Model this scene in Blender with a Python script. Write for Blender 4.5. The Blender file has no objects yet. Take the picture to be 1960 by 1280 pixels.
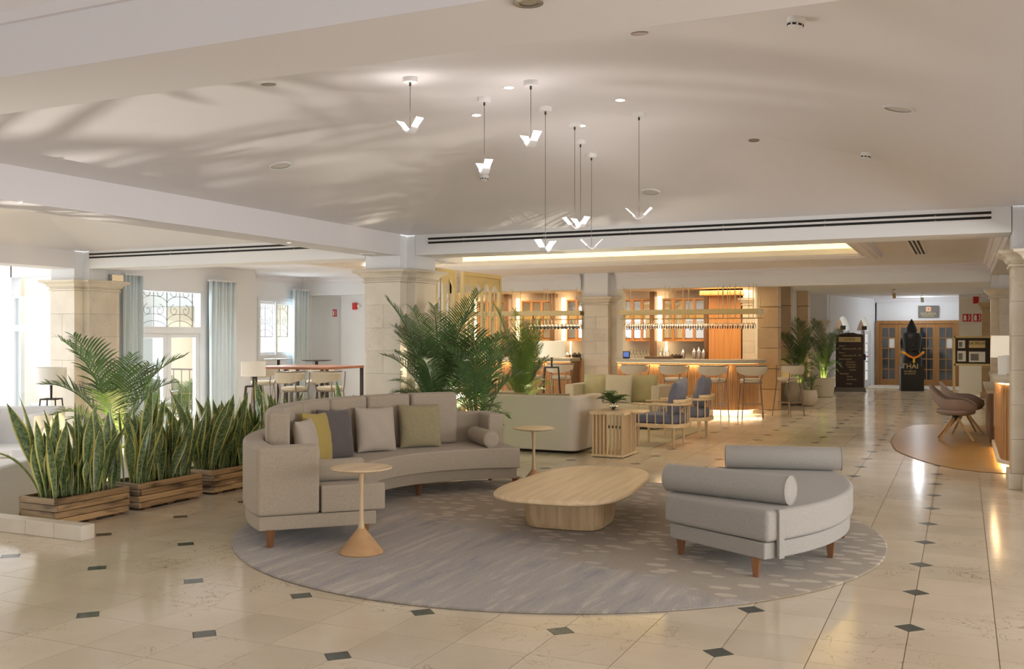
import bpy, bmesh, math, random
from math import sin, cos, pi, radians, atan, sqrt, atan2
from mathutils import Vector, Matrix
random.seed(7)
S = bpy.context.scene
COL = S.collection
R = radians

# ------------------------------------------------------------------ camera, world, light, exposure
F = 1876.0; H = 1.6; T = atan(863/1876.0); CT, ST = cos(T), sin(T)
cd = bpy.data.cameras.new('camera'); cam = bpy.data.objects.new('camera', cd); COL.objects.link(cam)
cam.location = (0, 0, H); cam.rotation_euler = (pi/2, 0, T)
cd.sensor_width = 36; cd.lens = 36*F/1960; cd.clip_start = .05; cd.clip_end = 200
S.camera = cam
S.view_settings.view_transform = 'Standard'; S.view_settings.look = 'None'
S.view_settings.gamma = 1; S.view_settings.use_curve_mapping = False
S.view_settings.exposure = 0.0
S.cycles.use_denoising = True
S.cycles.max_bounces = 9; S.cycles.diffuse_bounces = 6; S.cycles.glossy_bounces = 4
S.cycles.transmission_bounces = 6; S.cycles.transparent_max_bounces = 8
S.cycles.sample_clamp_indirect = 6
S.cycles.caustics_reflective = False; S.cycles.caustics_refractive = False
W = bpy.data.worlds.new('sky'); S.world = W; W.use_nodes = True
bg = W.node_tree.nodes['Background']; bg.inputs[0].default_value = (.93, .96, 1, 1); bg.inputs[1].default_value = 2.6

def area(name, loc, rot, sx, sy, power, col=(1, 1, 1)):
    l = bpy.data.lights.new(name, 'AREA'); l.shape = 'RECTANGLE'; l.size = sx; l.size_y = sy
    l.energy = power; l.color = col
    o = bpy.data.objects.new(name, l); COL.objects.link(o); o.location = loc; o.rotation_euler = rot
    return o
def spot(name, loc, rot, power, col=(1, .85, .65), ang=70, blend=.6, size=.05):
    l = bpy.data.lights.new(name, 'SPOT'); l.energy = power; l.color = col; l.spot_size = R(ang); l.spot_blend = blend
    l.shadow_soft_size = size
    o = bpy.data.objects.new(name, l); COL.objects.link(o); o.location = loc; o.rotation_euler = rot
    return o
def point(name, loc, power, col=(1, .85, .65), size=.05):
    l = bpy.data.lights.new(name, 'POINT'); l.energy = power; l.color = col; l.shadow_soft_size = size
    o = bpy.data.objects.new(name, l); COL.objects.link(o); o.location = loc
    return o
# added fill before the blank wall behind the camera; daylight from the terrace side
area('fill_behind', (-2, -6.3, 1.2), (R(90), 0, 0), 12, 2.4, 45, (1, .98, .95))
area('daylight_terrace', (-19.5, 6, 1.2), (R(90), 0, R(-90)), 9, 3.2, 250, (.86, .93, 1))
area('fill_right', (6.3, 6, 1.3), (R(90), 0, R(90)), 13, 2.4, 420, (1, .97, .93))  # added fill panel, out of view on the right
sun = bpy.data.lights.new('sun', 'SUN'); sun.energy = 2.2; sun.angle = R(1); sun.color = (1, .95, .86)
so = bpy.data.objects.new('sun', sun); COL.objects.link(so); so.rotation_euler = Vector((.72, -.30, .95)).to_track_quat('Z', 'Y').to_euler()
for lx_, ly_ in ((-9, 13), (-3, 13.2), (-.6, 13.2), (-3, 18.2), (-.8, 18.4), (-9, 18.2), (-12, 17), (-5.5, 18.3)):
    spot('ceiling_fill_spot', (lx_, ly_, 2.86), (0, 0, 0), 60, (1, .90, .77), 110, .8)  # added spots without fixtures, to brighten the far zone
area('daylight_door', (-13.75, 13.65, 1.0), (R(90), 0, R(-90)), 1.7, 2.8, 130, (.88, .94, 1))
area('daylight_window', (-14.25, 17.7, 1.75), (R(90), 0, R(-90)), 1.2, 1.1, 60, (.88, .94, 1))
for lx_, ly_ in ((-11.2, 14.2), (-10.2, 16.2), (-8.8, 15.0)): spot('ceiling_fill_spot', (lx_, ly_, 2.86 if lx_ < -10.5 else 3.15), (0, 0, 0), 130, (.97, .97, 1), 150, .9)  # extra spots added to lift the dark left bays
for lx_, ly_ in ((-10, 6.5), (-10, 9.3)): spot('ceiling_fill_spot', (lx_, ly_, 3.3), (0, 0, 0), 90, (.95, .97, 1), 150, .9)  # added fill under the left vault, no fixture there
for ly_ in (21.5, 25, 28.5): spot('ceiling_fill_spot', (-1.2, ly_, 2.68), (0, 0, 0), 85, (1, .88, .72), 130, .8)  # added spots to brighten the corridor, no fixtures of their own
point('corridor_light', (-1.2, 31.6, 2.3), 26, (.9, .95, 1), .1)

# ------------------------------------------------------------------ pixel -> place helpers (measuring only)
def ray(px, py):
    u = (px-980)/F
    return (u*CT-ST, u*ST+CT, (640-py)/F)
def G(px, py, z=0):
    d = ray(px, py); k = (z-H)/d[2]; return Vector((d[0]*k, d[1]*k, z))
def PY(px, py, Y):
    d = ray(px, py); k = Y/d[1]; return Vector((d[0]*k, Y, H+d[2]*k))
def PX(px, py, X):
    d = ray(px, py); k = X/d[0]; return Vector((X, d[1]*k, H+d[2]*k))
def D(px, py, t):
    d = ray(px, py); return Vector((d[0]*t, d[1]*t, H+d[2]*t))

# ------------------------------------------------------------------ materials
MATS = {}
def mat(name, col, rough=.6, metal=0, bump=0, bscale=200, var=0, vscale=3, coat=0, emit=None, estr=0,
        trans=0, ior=1.45, sheen=0, alpha=1, spec=.5, objvar=0):
    if name in MATS: return MATS[name]
    m = bpy.data.materials.new(name); m.use_nodes = True; MATS[name] = m
    nt = m.node_tree; b = nt.nodes['Principled BSDF']
    b.inputs['Base Color'].default_value = (*col, 1); b.inputs['Roughness'].default_value = rough
    b.inputs['Metallic'].default_value = metal; b.inputs['Coat Weight'].default_value = coat
    b.inputs['Transmission Weight'].default_value = trans; b.inputs['IOR'].default_value = ior
    b.inputs['Sheen Weight'].default_value = sheen; b.inputs['Alpha'].default_value = alpha
    b.inputs['Specular IOR Level'].default_value = spec
    if emit: b.inputs['Emission Color'].default_value = (*emit, 1); b.inputs['Emission Strength'].default_value = estr
    tc = nt.nodes.new('ShaderNodeTexCoord')
    if var or objvar:
        n = nt.nodes.new('ShaderNodeTexNoise'); n.inputs['Scale'].default_value = vscale; n.inputs['Detail'].default_value = 4
        nt.links.new(tc.outputs['Object'], n.inputs['Vector'])
        hsv = nt.nodes.new('ShaderNodeHueSaturation'); hsv.inputs['Color'].default_value = (*col, 1)
        mr = nt.nodes.new('ShaderNodeMapRange'); mr.inputs['To Min'].default_value = 1-var; mr.inputs['To Max'].default_value = 1+var
        nt.links.new(n.outputs['Fac'], mr.inputs['Value'])
        if objvar:
            oi = nt.nodes.new('ShaderNodeObjectInfo'); m2 = nt.nodes.new('ShaderNodeMapRange')
            m2.inputs['To Min'].default_value = 1-objvar; m2.inputs['To Max'].default_value = 1+objvar
            nt.links.new(oi.outputs['Random'], m2.inputs['Value'])
            mu = nt.nodes.new('ShaderNodeMath'); mu.operation = 'MULTIPLY'
            nt.links.new(mr.outputs[0], mu.inputs[0]); nt.links.new(m2.outputs[0], mu.inputs[1])
            nt.links.new(mu.outputs[0], hsv.inputs['Value'])
        else: nt.links.new(mr.outputs[0], hsv.inputs['Value'])
        nt.links.new(hsv.outputs[0], b.inputs['Base Color'])
    if bump:
        n2 = nt.nodes.new('ShaderNodeTexNoise'); n2.inputs['Scale'].default_value = bscale; n2.inputs['Detail'].default_value = 3
        nt.links.new(tc.outputs['Object'], n2.inputs['Vector'])
        bp = nt.nodes.new('ShaderNodeBump'); bp.inputs['Strength'].default_value = bump; bp.inputs['Distance'].default_value = .004
        nt.links.new(n2.outputs['Fac'], bp.inputs['Height']); nt.links.new(bp.outputs[0], b.inputs['Normal'])
    return m

def nodes(m):
    return m.node_tree, m.node_tree.nodes['Principled BSDF']
def ramp(nt, stops, fac=None):
    r = nt.nodes.new('ShaderNodeValToRGB'); e = r.color_ramp.elements
    while len(e) < len(stops): e.new(.5)
    for k, (p, c) in enumerate(stops):
        e[k].position = p; e[k].color = (*c, 1)
    if fac: nt.links.new(fac, r.inputs['Fac'])
    return r
def mix(nt, fac, a, b, mode='MIX'):
    x = nt.nodes.new('ShaderNodeMix'); x.data_type = 'RGBA'; x.blend_type = mode
    if hasattr(fac, 'links'): nt.links.new(fac, x.inputs[0])
    else: x.inputs[0].default_value = fac
    for s, v in ((6, a), (7, b)):
        if hasattr(v, 'links'): nt.links.new(v, x.inputs[s])
        else: x.inputs[s].default_value = (*v, 1)
    return x.outputs[2]

def wood(name, c1, c2, rough=.45, axis=1, scale=1.0, objvar=.0, stain=None, coat=0):
    m = mat(name, c1, rough, coat=coat); nt, b = nodes(m)
    tc = nt.nodes.new('ShaderNodeTexCoord'); mp = nt.nodes.new('ShaderNodeMapping')
    sc = [22*scale]*3; sc[axis] = 1.1*scale; mp.inputs['Scale'].default_value = sc
    oi = nt.nodes.new('ShaderNodeObjectInfo'); ad = nt.nodes.new('ShaderNodeVectorMath'); ad.operation = 'ADD'
    ml = nt.nodes.new('ShaderNodeMath'); ml.operation = 'MULTIPLY'; ml.inputs[1].default_value = 13.
    nt.links.new(oi.outputs['Random'], ml.inputs[0])
    nt.links.new(tc.outputs['Object'], ad.inputs[0]); nt.links.new(ml.outputs[0], ad.inputs[1])
    nt.links.new(ad.outputs[0], mp.inputs[0])
    n = nt.nodes.new('ShaderNodeTexNoise'); n.inputs['Scale'].default_value = 1.0; n.inputs['Detail'].default_value = 5; n.inputs['Distortion'].default_value = .6
    nt.links.new(mp.outputs[0], n.inputs['Vector'])
    r = ramp(nt, [(.3, c2), (.62, c1)], n.outputs['Fac']); out = r.outputs[0]
    if stain:
        n3 = nt.nodes.new('ShaderNodeTexNoise'); n3.inputs['Scale'].default_value = 1
        mp3 = nt.nodes.new('ShaderNodeMapping'); s3 = [14.]*3; s3[axis] = 2.2; mp3.inputs['Scale'].default_value = s3
        nt.links.new(ad.outputs[0], mp3.inputs[0]); nt.links.new(mp3.outputs[0], n3.inputs['Vector'])
        n3.inputs['Detail'].default_value = 3
        r3 = ramp(nt, [(.5, (0, 0, 0)), (.68, (1, 1, 1))], n3.outputs['Fac'])
        out = mix(nt, r3.outputs[0], out, stain)
    if objvar:
        hsv = nt.nodes.new('ShaderNodeHueSaturation'); mr = nt.nodes.new('ShaderNodeMapRange')
        mr.inputs['To Min'].default_value = 1-objvar; mr.inputs['To Max'].default_value = 1+objvar
        nt.links.new(oi.outputs['Random'], mr.inputs['Value']); nt.links.new(mr.outputs[0], hsv.inputs['Value'])
        nt.links.new(out, hsv.inputs['Color']); out = hsv.outputs[0]
    nt.links.new(out, b.inputs['Base Color'])
    bp = nt.nodes.new('ShaderNodeBump'); bp.inputs['Strength'].default_value = .12; bp.inputs['Distance'].default_value = .002
    nt.links.new(n.outputs['Fac'], bp.inputs['Height']); nt.links.new(bp.outputs[0], b.inputs['Normal'])
    return m

def marble(name, c1, c2, vein, rough=.12, vs=1.0, coat=.0, use_world=True):
    m = mat(name, c1, rough, coat=coat); nt, b = nodes(m)
    geo = nt.nodes.new('ShaderNodeNewGeometry'); oi = nt.nodes.new('ShaderNodeObjectInfo')
    n = nt.nodes.new('ShaderNodeTexNoise'); n.inputs['Scale'].default_value = 1.6*vs; n.inputs['Detail'].default_value = 6
    nt.links.new(geo.outputs['Position'], n.inputs['Vector'])
    r = ramp(nt, [(.35, c2), (.65, c1)], n.outputs['Fac'])
    # fine veins
    n2 = nt.nodes.new('ShaderNodeTexNoise'); n2.inputs['Scale'].default_value = 5*vs; n2.inputs['Detail'].default_value = 5; n2.inputs['Distortion'].default_value = 1.2
    nt.links.new(geo.outputs['Position'], n2.inputs['Vector'])
    a = nt.nodes.new('ShaderNodeMath'); a.operation = 'SUBTRACT'; a.inputs[1].default_value = .5
    nt.links.new(n2.outputs['Fac'], a.inputs[0])
    ab = nt.nodes.new('ShaderNodeMath'); ab.operation = 'ABSOLUTE'; nt.links.new(a.outputs[0], ab.inputs[0])
    n4 = nt.nodes.new('ShaderNodeTexNoise'); n4.inputs['Scale'].default_value = 1.3; n4.inputs['Detail'].default_value = 2
    nt.links.new(geo.outputs['Position'], n4.inputs['Vector'])
    r4 = ramp(nt, [(.5, (0, 0, 0)), (.66, (1, 1, 1))], n4.outputs['Fac'])
    rv = ramp(nt, [(.0, (1, 1, 1)), (.012, (0, 0, 0))], ab.outputs[0])
    mu = nt.nodes.new('ShaderNodeMath'); mu.operation = 'MULTIPLY'
    nt.links.new(rv.outputs[0], mu.inputs[0]); nt.links.new(r4.outputs[0], mu.inputs[1])
    out = mix(nt, mu.outputs[0], r.outputs[0], vein)
    hsv = nt.nodes.new('ShaderNodeHueSaturation'); mr = nt.nodes.new('ShaderNodeMapRange')
    mr.inputs['To Min'].default_value = .93; mr.inputs['To Max'].default_value = 1.07
    sm = nt.nodes.new('ShaderNodeMath'); sm.operation = 'ADD'; fr = nt.nodes.new('ShaderNodeMath'); fr.operation = 'FRACT'
    nt.links.new(oi.outputs['Random'], sm.inputs[0]); nt.links.new(geo.outputs['Random Per Island'], sm.inputs[1])
    nt.links.new(sm.outputs[0], fr.inputs[0]); nt.links.new(fr.outputs[0], mr.inputs['Value'])
    nt.links.new(mr.outputs[0], hsv.inputs['Value']); nt.links.new(out, hsv.inputs['Color'])
    nt.links.new(hsv.outputs[0], b.inputs['Base Color'])
    return m

def fabric(name, c, c2=None, weave=620, rough=.9, bump=.35):
    m = mat(name, c, rough, sheen=.15, spec=.2); nt, b = nodes(m)
    tc = nt.nodes.new('ShaderNodeTexCoord')
    mp = nt.nodes.new('ShaderNodeMapping'); mp.inputs['Scale'].default_value = (weave*.5, weave*.5, weave*.12)
    nt.links.new(tc.outputs['Object'], mp.inputs[0])
    n = nt.nodes.new('ShaderNodeTexNoise'); n.inputs['Scale'].default_value = 1; n.inputs['Detail'].default_value = 3
    nt.links.new(mp.outputs[0], n.inputs['Vector'])
    c2 = c2 or tuple(v*.72 for v in c)
    r = ramp(nt, [(.33, c2), (.66, c)], n.outputs['Fac'])
    nt.links.new(r.outputs[0], b.inputs['Base Color'])
    bp = nt.nodes.new('ShaderNodeBump'); bp.inputs['Strength'].default_value = bump; bp.inputs['Distance'].default_value = .002
    nt.links.new(n.outputs['Fac'], bp.inputs['Height']); nt.links.new(bp.outputs[0], b.inputs['Normal'])
    return m

M_WALL = mat('white plaster', (.80, .81, .82), .85, bump=.06, bscale=60)
M_CEIL = mat('ceiling plaster', (.775, .76, .78), .9, bump=.04, bscale=60)
M_CREAMW = mat('cream plaster', (.80, .76, .66), .85, bump=.06, bscale=60)
M_TILE = marble('cream marble tile', (.71, .62, .485), (.63, .535, .40), (.33, .23, .13), rough=.13)
M_TILE.node_tree.nodes['Principled BSDF'].inputs['Specular IOR Level'].default_value = .55
M_DIAM = marble('dark green marble', (.085, .10, .09), (.05, .065, .06), (.2, .24, .22), rough=.15, vs=4)
M_GROUT = mat('grout', (.27, .19, .12), .8)
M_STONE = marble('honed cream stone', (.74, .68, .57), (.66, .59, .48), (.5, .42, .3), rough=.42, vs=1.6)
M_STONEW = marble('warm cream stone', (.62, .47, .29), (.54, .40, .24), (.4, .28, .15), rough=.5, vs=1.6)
M_SOFA = fabric('oatmeal woven fabric', (.42, .35, .268), (.33, .27, .20))
M_BENCH = fabric('light grey woven fabric', (.39, .365, .33), (.32, .295, .26))
M_SOFA2 = fabric('pale linen fabric', (.60, .53, .44), (.53, .47, .38))
M_CREAM = fabric('cream fabric', (.62, .56, .46), (.55, .50, .40))
M_WHITEF = fabric('white fabric', (.78, .78, .78), (.70, .70, .71))
M_MUST = fabric('mustard fabric', (.42, .31, .09), (.34, .25, .065))
M_GREYP = fabric('dark taupe fabric', (.125, .105, .10), (.10, .085, .08))
M_BEIGEP = fabric('light beige pillow fabric', (.45, .38, .31), (.39, .33, .265))
M_OLIVE = fabric('olive beige fabric', (.34, .285, .165), (.25, .21, .115), weave=420)
M_SAGE = fabric('sage cream fabric', (.50, .46, .28), (.43, .39, .23))
M_NAVY = fabric('slate blue fabric', (.20, .21, .27), (.14, .15, .20))
M_MAUVE = fabric('mauve grey fabric', (.42, .365, .37), (.34, .295, .30))
M_OAK = wood('pale oak', (.72, .55, .34), (.56, .40, .22), .42, axis=1)
M_OAKX = wood('pale oak top boards', (.74, .57, .36), (.60, .44, .25), .38, axis=1, scale=.9)
M_OAKZ = wood('pale oak upright', (.66, .48, .28), (.50, .35, .19), .42, axis=2, objvar=.12)
M_SLAT = wood('bar front wood', (.56, .33, .16), (.45, .25, .11), .45, axis=2)
M_CHERRY = wood('warm cherry wood', (.62, .30, .11), (.50, .22, .07), .35, axis=2)
M_BROWN = wood('brown leg wood', (.26, .115, .05), (.17, .07, .03), .4, axis=2)
M_DOORW = wood('dark honey door wood', (.38, .19, .065), (.30, .14, .045), .35, axis=2)
M_DKBR = wood('dark brown wood', (.22, .12, .065), (.15, .08, .04), .4, axis=2)
M_REDW = wood('reddish table wood', (.36, .16, .09), (.27, .11, .06), .4, axis=0)
M_PLANK = wood('weathered planter plank', (.56, .37, .19), (.42, .26, .12), .7, axis=1, objvar=.22, stain=(.12, .075, .04))
M_PLANKX = wood('weathered planter end plank', (.50, .38, .25), (.36, .25, .15), .7, axis=0, objvar=.25, stain=(.13, .09, .06))
M_OAKFLOOR = wood('oak floor inlay', (.43, .275, .10), (.34, .21, .07), .3, axis=0, scale=.6)
M_IRON = mat('dark bronze iron', (.06, .05, .045), .5, .6)
M_STEEL = mat('brushed bronze steel', (.30, .25, .21), .35, .9)
M_CHROME = mat('satin chrome', (.7, .7, .72), .25, 1)
M_BRASS = mat('brushed gold metal', (.58, .46, .24), .42, .75)
M_GOLD = mat('gold painted lattice', (.66, .53, .27), .5, .25)
M_WHITEM = mat('white painted metal', (.78, .78, .78), .45)
M_FRAME = mat('white window frame', (.78, .80, .82), .4)
M_BLACK = mat('black', (.018, .017, .016), .5)
M_SLOT = mat('dark vent slot', (.012, .011, .010), .7)
M_SHADE = mat('white lamp shade', (.84, .82, .78), .9)
M_SHADEON = mat('lit lamp shade', (.84, .80, .70), .9, emit=(1, .86, .62), estr=.35)
M_GLOW = mat('warm white led', (1, .9, .7), .5, emit=(1, .72, .40), estr=8)
M_GLOWS = mat('warm led strip', (1, .9, .7), .5, emit=(1, .66, .32), estr=5)
M_COVE = mat('cove led', (1, .95, .8), .5, emit=(1, .74, .27), estr=16)
M_DOWN = mat('downlight lens', (1, .95, .85), .5, emit=(1, .88, .7), estr=9)
M_WING = mat('lit acrylic wing', (1, .96, .93), .4, emit=(1, .90, .85), estr=1.5)
M_CURT = mat('pale blue grey sheer curtain', (.68, .76, .79), .9, var=.05, vscale=4)
M_POT = mat('cream ceramic pot', (.66, .60, .50), .6, var=.05, vscale=8)
M_SOIL = mat('bark soil', (.05, .028, .018), .95, bump=1, bscale=60, var=.5, vscale=60)
M_GLASS = mat('clear glass', (1, 1, 1), .02, trans=1, ior=1.45)
M_MIRROR = mat('mirror', (.80, .78, .72), .03, 1)
M_PANEG = mat('window pane', (1, 1, 1), .0, trans=1, ior=1.02, spec=.2)
M_LEAF = mat('palm leaflet', (.075, .14, .04), .45, var=.4, vscale=6, objvar=.2)
M_LEAFY = mat('bright palm leaflet', (.14, .23, .045), .45, var=.3, vscale=6, objvar=.2)
M_STEM = mat('palm stem', (.20, .30, .06), .5, var=.3, vscale=9)
M_RED = mat('red sign', (.55, .02, .02), .5)
M_WSIGN = mat('white print', (.85, .85, .83), .6)
M_GREYSIGN = mat('grey stone sign', (.17, .15, .13), .7, var=.15, vscale=10)
M_GOLDP = mat('gold lettering', (.55, .42, .20), .5)
M_STATUE = mat('black carved stone', (.022, .021, .02), .45, bump=.8, bscale=22)
M_ORANGE = mat('orange garland', (.75, .22, .02), .8, bump=.8, bscale=90)
M_YELLOW = mat('yellow garland', (.75, .50, .03), .8, bump=.8, bscale=90)
M_CTOP = mat('taupe stone worktop', (.50, .46, .37), .35, var=.06, vscale=20)
M_PAPER = mat('paper', (.78, .76, .70), .7)
M_SCREEN = mat('screen', (.05, .1, .3), .2, emit=(.1, .2, .6), estr=.6)
M_EXT = mat('exterior cream render', (.72, .62, .47), .9)
M_EXTW = mat('exterior white render', (.62, .64, .65), .9)
def pane_mat():
    m = bpy.data.materials.new('clear window pane'); m.use_nodes = True; nt = m.node_tree
    o = nt.nodes['Material Output']; nt.nodes.remove(nt.nodes['Principled BSDF'])
    t = nt.nodes.new('ShaderNodeBsdfTransparent'); t.inputs[0].default_value = (.96, .98, .98, 1)
    g = nt.nodes.new('ShaderNodeBsdfGlossy'); g.inputs['Roughness'].default_value = .02
    x = nt.nodes.new('ShaderNodeMixShader'); x.inputs[0].default_value = .05
    nt.links.new(t.outputs[0], x.inputs[1]); nt.links.new(g.outputs[0], x.inputs[2])
    nt.links.new(x.outputs[0], o.inputs[0]); return m
M_PANEG = pane_mat()
M_DARKGLASS = mat('dark door pane', (.03, .035, .035), .05, spec=.8)
M_BAMBOO = mat('green foliage', (.12, .30, .05), .6, var=.4, vscale=20)

def rug_mat():
    m = mat('round rug wool', (.45, .40, .34), .95, sheen=.3, spec=.1); nt, b = nodes(m)
    tc = nt.nodes.new('ShaderNodeTexCoord')
    # streaks run along the room direction seen from the near side
    mp = nt.nodes.new('ShaderNodeMapping'); mp.inputs['Rotation'].default_value = (0, 0, R(1)); mp.inputs['Scale'].default_value = (5.2, .6, 1)
    nt.links.new(tc.outputs['Object'], mp.inputs[0])
    n = nt.nodes.new('ShaderNodeTexNoise'); n.inputs['Scale'].default_value = 1.6; n.inputs['Detail'].default_value = 7; n.inputs['Roughness'].default_value = .7; n.inputs['Distortion'].default_value = .5
    nt.links.new(mp.outputs[0], n.inputs['Vector'])
    st = ramp(nt, [(.34, (.20, .185, .205)), (.43, (.30, .27, .25)), (.54, (.34, .30, .25)), (.64, (.48, .43, .36))], n.outputs['Fac'])
    # big soft colour clouds: blue-grey vs beige
    n2 = nt.nodes.new('ShaderNodeTexNoise'); n2.inputs['Scale'].default_value = .8; n2.inputs['Detail'].default_value = 2
    nt.links.new(tc.outputs['Object'], n2.inputs['Vector'])
    cl = ramp(nt, [(.42, (0, 0, 0)), (.62, (1, 1, 1))], n2.outputs['Fac'])
    c1 = mix(nt, cl.outputs[0], st.outputs[0], (.36, .325, .29)); 
    c1 = mix(nt, .65, c1, st.outputs[0])
    # dotted field on sandy ground
    vo = nt.nodes.new('ShaderNodeTexVoronoi'); vo.inputs['Scale'].default_value = 8.2; vo.inputs['Randomness'].default_value = .75
    mp2 = nt.nodes.new('ShaderNodeMapping'); mp2.inputs['Scale'].default_value = (.62, 1.15, 1); mp2.inputs['Rotation'].default_value = (0, 0, R(-24))
    nt.links.new(tc.outputs['Object'], mp2.inputs[0]); nt.links.new(mp2.outputs[0], vo.inputs['Vector'])
    dots = ramp(nt, [(.33, (1, 1, 1)), (.40, (0, 0, 0))], vo.outputs['Distance'])
    sand = mix(nt, dots.outputs[0], (.31, .245, .165), (.50, .42, .31))
    # where: far and right part of the rug
    sx = nt.nodes.new('ShaderNodeSeparateXYZ'); nt.links.new(tc.outputs['Object'], sx.inputs[0])
    a = nt.nodes.new('ShaderNodeMath'); a.operation = 'MULTIPLY_ADD'; a.inputs[1].default_value = .55
    nt.links.new(sx.outputs['X'], a.inputs[0]); nt.links.new(sx.outputs['Y'], a.inputs[2])
    n3 = nt.nodes.new('ShaderNodeTexNoise'); n3.inputs['Scale'].default_value = 2.2; n3.inputs['Detail'].default_value = 5
    nt.links.new(tc.outputs['Object'], n3.inputs['Vector'])
    a2 = nt.nodes.new('ShaderNodeMath'); a2.operation = 'MULTIPLY_ADD'; a2.inputs[1].default_value = 1.3; nt.links.new(n3.outputs['Fac'], a2.inputs[0]); nt.links.new(a.outputs[0], a2.inputs[2])
    w = nt.nodes.new('ShaderNodeMapRange'); w.inputs['From Min'].default_value = -.25; w.inputs['From Max'].default_value = .2
    nt.links.new(a2.outputs[0], w.inputs['Value'])
    out = mix(nt, w.outputs[0], c1, sand)
    n5 = nt.nodes.new('ShaderNodeTexNoise'); n5.inputs['Scale'].default_value = 160; n5.inputs['Detail'].default_value = 2
    nt.links.new(tc.outputs['Object'], n5.inputs['Vector'])
    hs = nt.nodes.new('ShaderNodeHueSaturation'); mr = nt.nodes.new('ShaderNodeMapRange'); mr.inputs['From Min'].default_value = .3; mr.inputs['From Max'].default_value = .7; mr.inputs['To Min'].default_value = .8; mr.inputs['To Max'].default_value = 1.2
    nt.links.new(n5.outputs['Fac'], mr.inputs['Value']); nt.links.new(mr.outputs[0], hs.inputs['Value']); nt.links.new(out, hs.inputs['Color'])
    nt.links.new(hs.outputs[0], b.inputs['Base Color'])
    bp = nt.nodes.new('ShaderNodeBump'); bp.inputs['Strength'].default_value = .8; bp.inputs['Distance'].default_value = .006
    nt.links.new(n5.outputs['Fac'], bp.inputs['Height']); nt.links.new(bp.outputs[0], b.inputs['Normal'])
    return m
M_RUG = rug_mat()
M_RUG2 = fabric('straw coloured rug', (.50, .42, .25), (.40, .33, .18), weave=150)

def snake_mat():
    m = mat('snake plant leaf', (.06, .12, .05), .38); nt, b = nodes(m)
    uv = nt.nodes.new('ShaderNodeTexCoord'); sx = nt.nodes.new('ShaderNodeSeparateXYZ'); nt.links.new(uv.outputs['UV'], sx.inputs[0])
    s = nt.nodes.new('ShaderNodeMath'); s.operation = 'SUBTRACT'; s.inputs[1].default_value = .5; nt.links.new(sx.outputs['X'], s.inputs[0])
    a = nt.nodes.new('ShaderNodeMath'); a.operation = 'ABSOLUTE'; nt.links.new(s.outputs[0], a.inputs[0])
    mp = nt.nodes.new('ShaderNodeMapping'); mp.inputs['Scale'].default_value = (3, 26, 1); nt.links.new(uv.outputs['UV'], mp.inputs[0])
    oi = nt.nodes.new('ShaderNodeObjectInfo'); ad = nt.nodes.new('ShaderNodeVectorMath'); ad.operation = 'ADD'
    nt.links.new(mp.outputs[0], ad.inputs[0]); nt.links.new(oi.outputs['Random'], ad.inputs[1])
    n = nt.nodes.new('ShaderNodeTexNoise'); n.inputs['Scale'].default_value = 1; n.inputs['Detail'].default_value = 3; n.inputs['Distortion'].default_value = 1
    nt.links.new(ad.outputs[0], n.inputs['Vector'])
    g = ramp(nt, [(.36, (.065, .11, .045)), (.52, (.17, .25, .10)), (.68, (.28, .36, .18))], n.outputs['Fac'])
    e = ramp(nt, [(.36, (0, 0, 0)), (.40, (1, 1, 1))], a.outputs[0])
    out = mix(nt, e.outputs[0], g.outputs[0], (.66, .62, .20))
    nt.links.new(out, b.inputs['Base Color'])
    return m
M_SNAKE = snake_mat()

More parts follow.
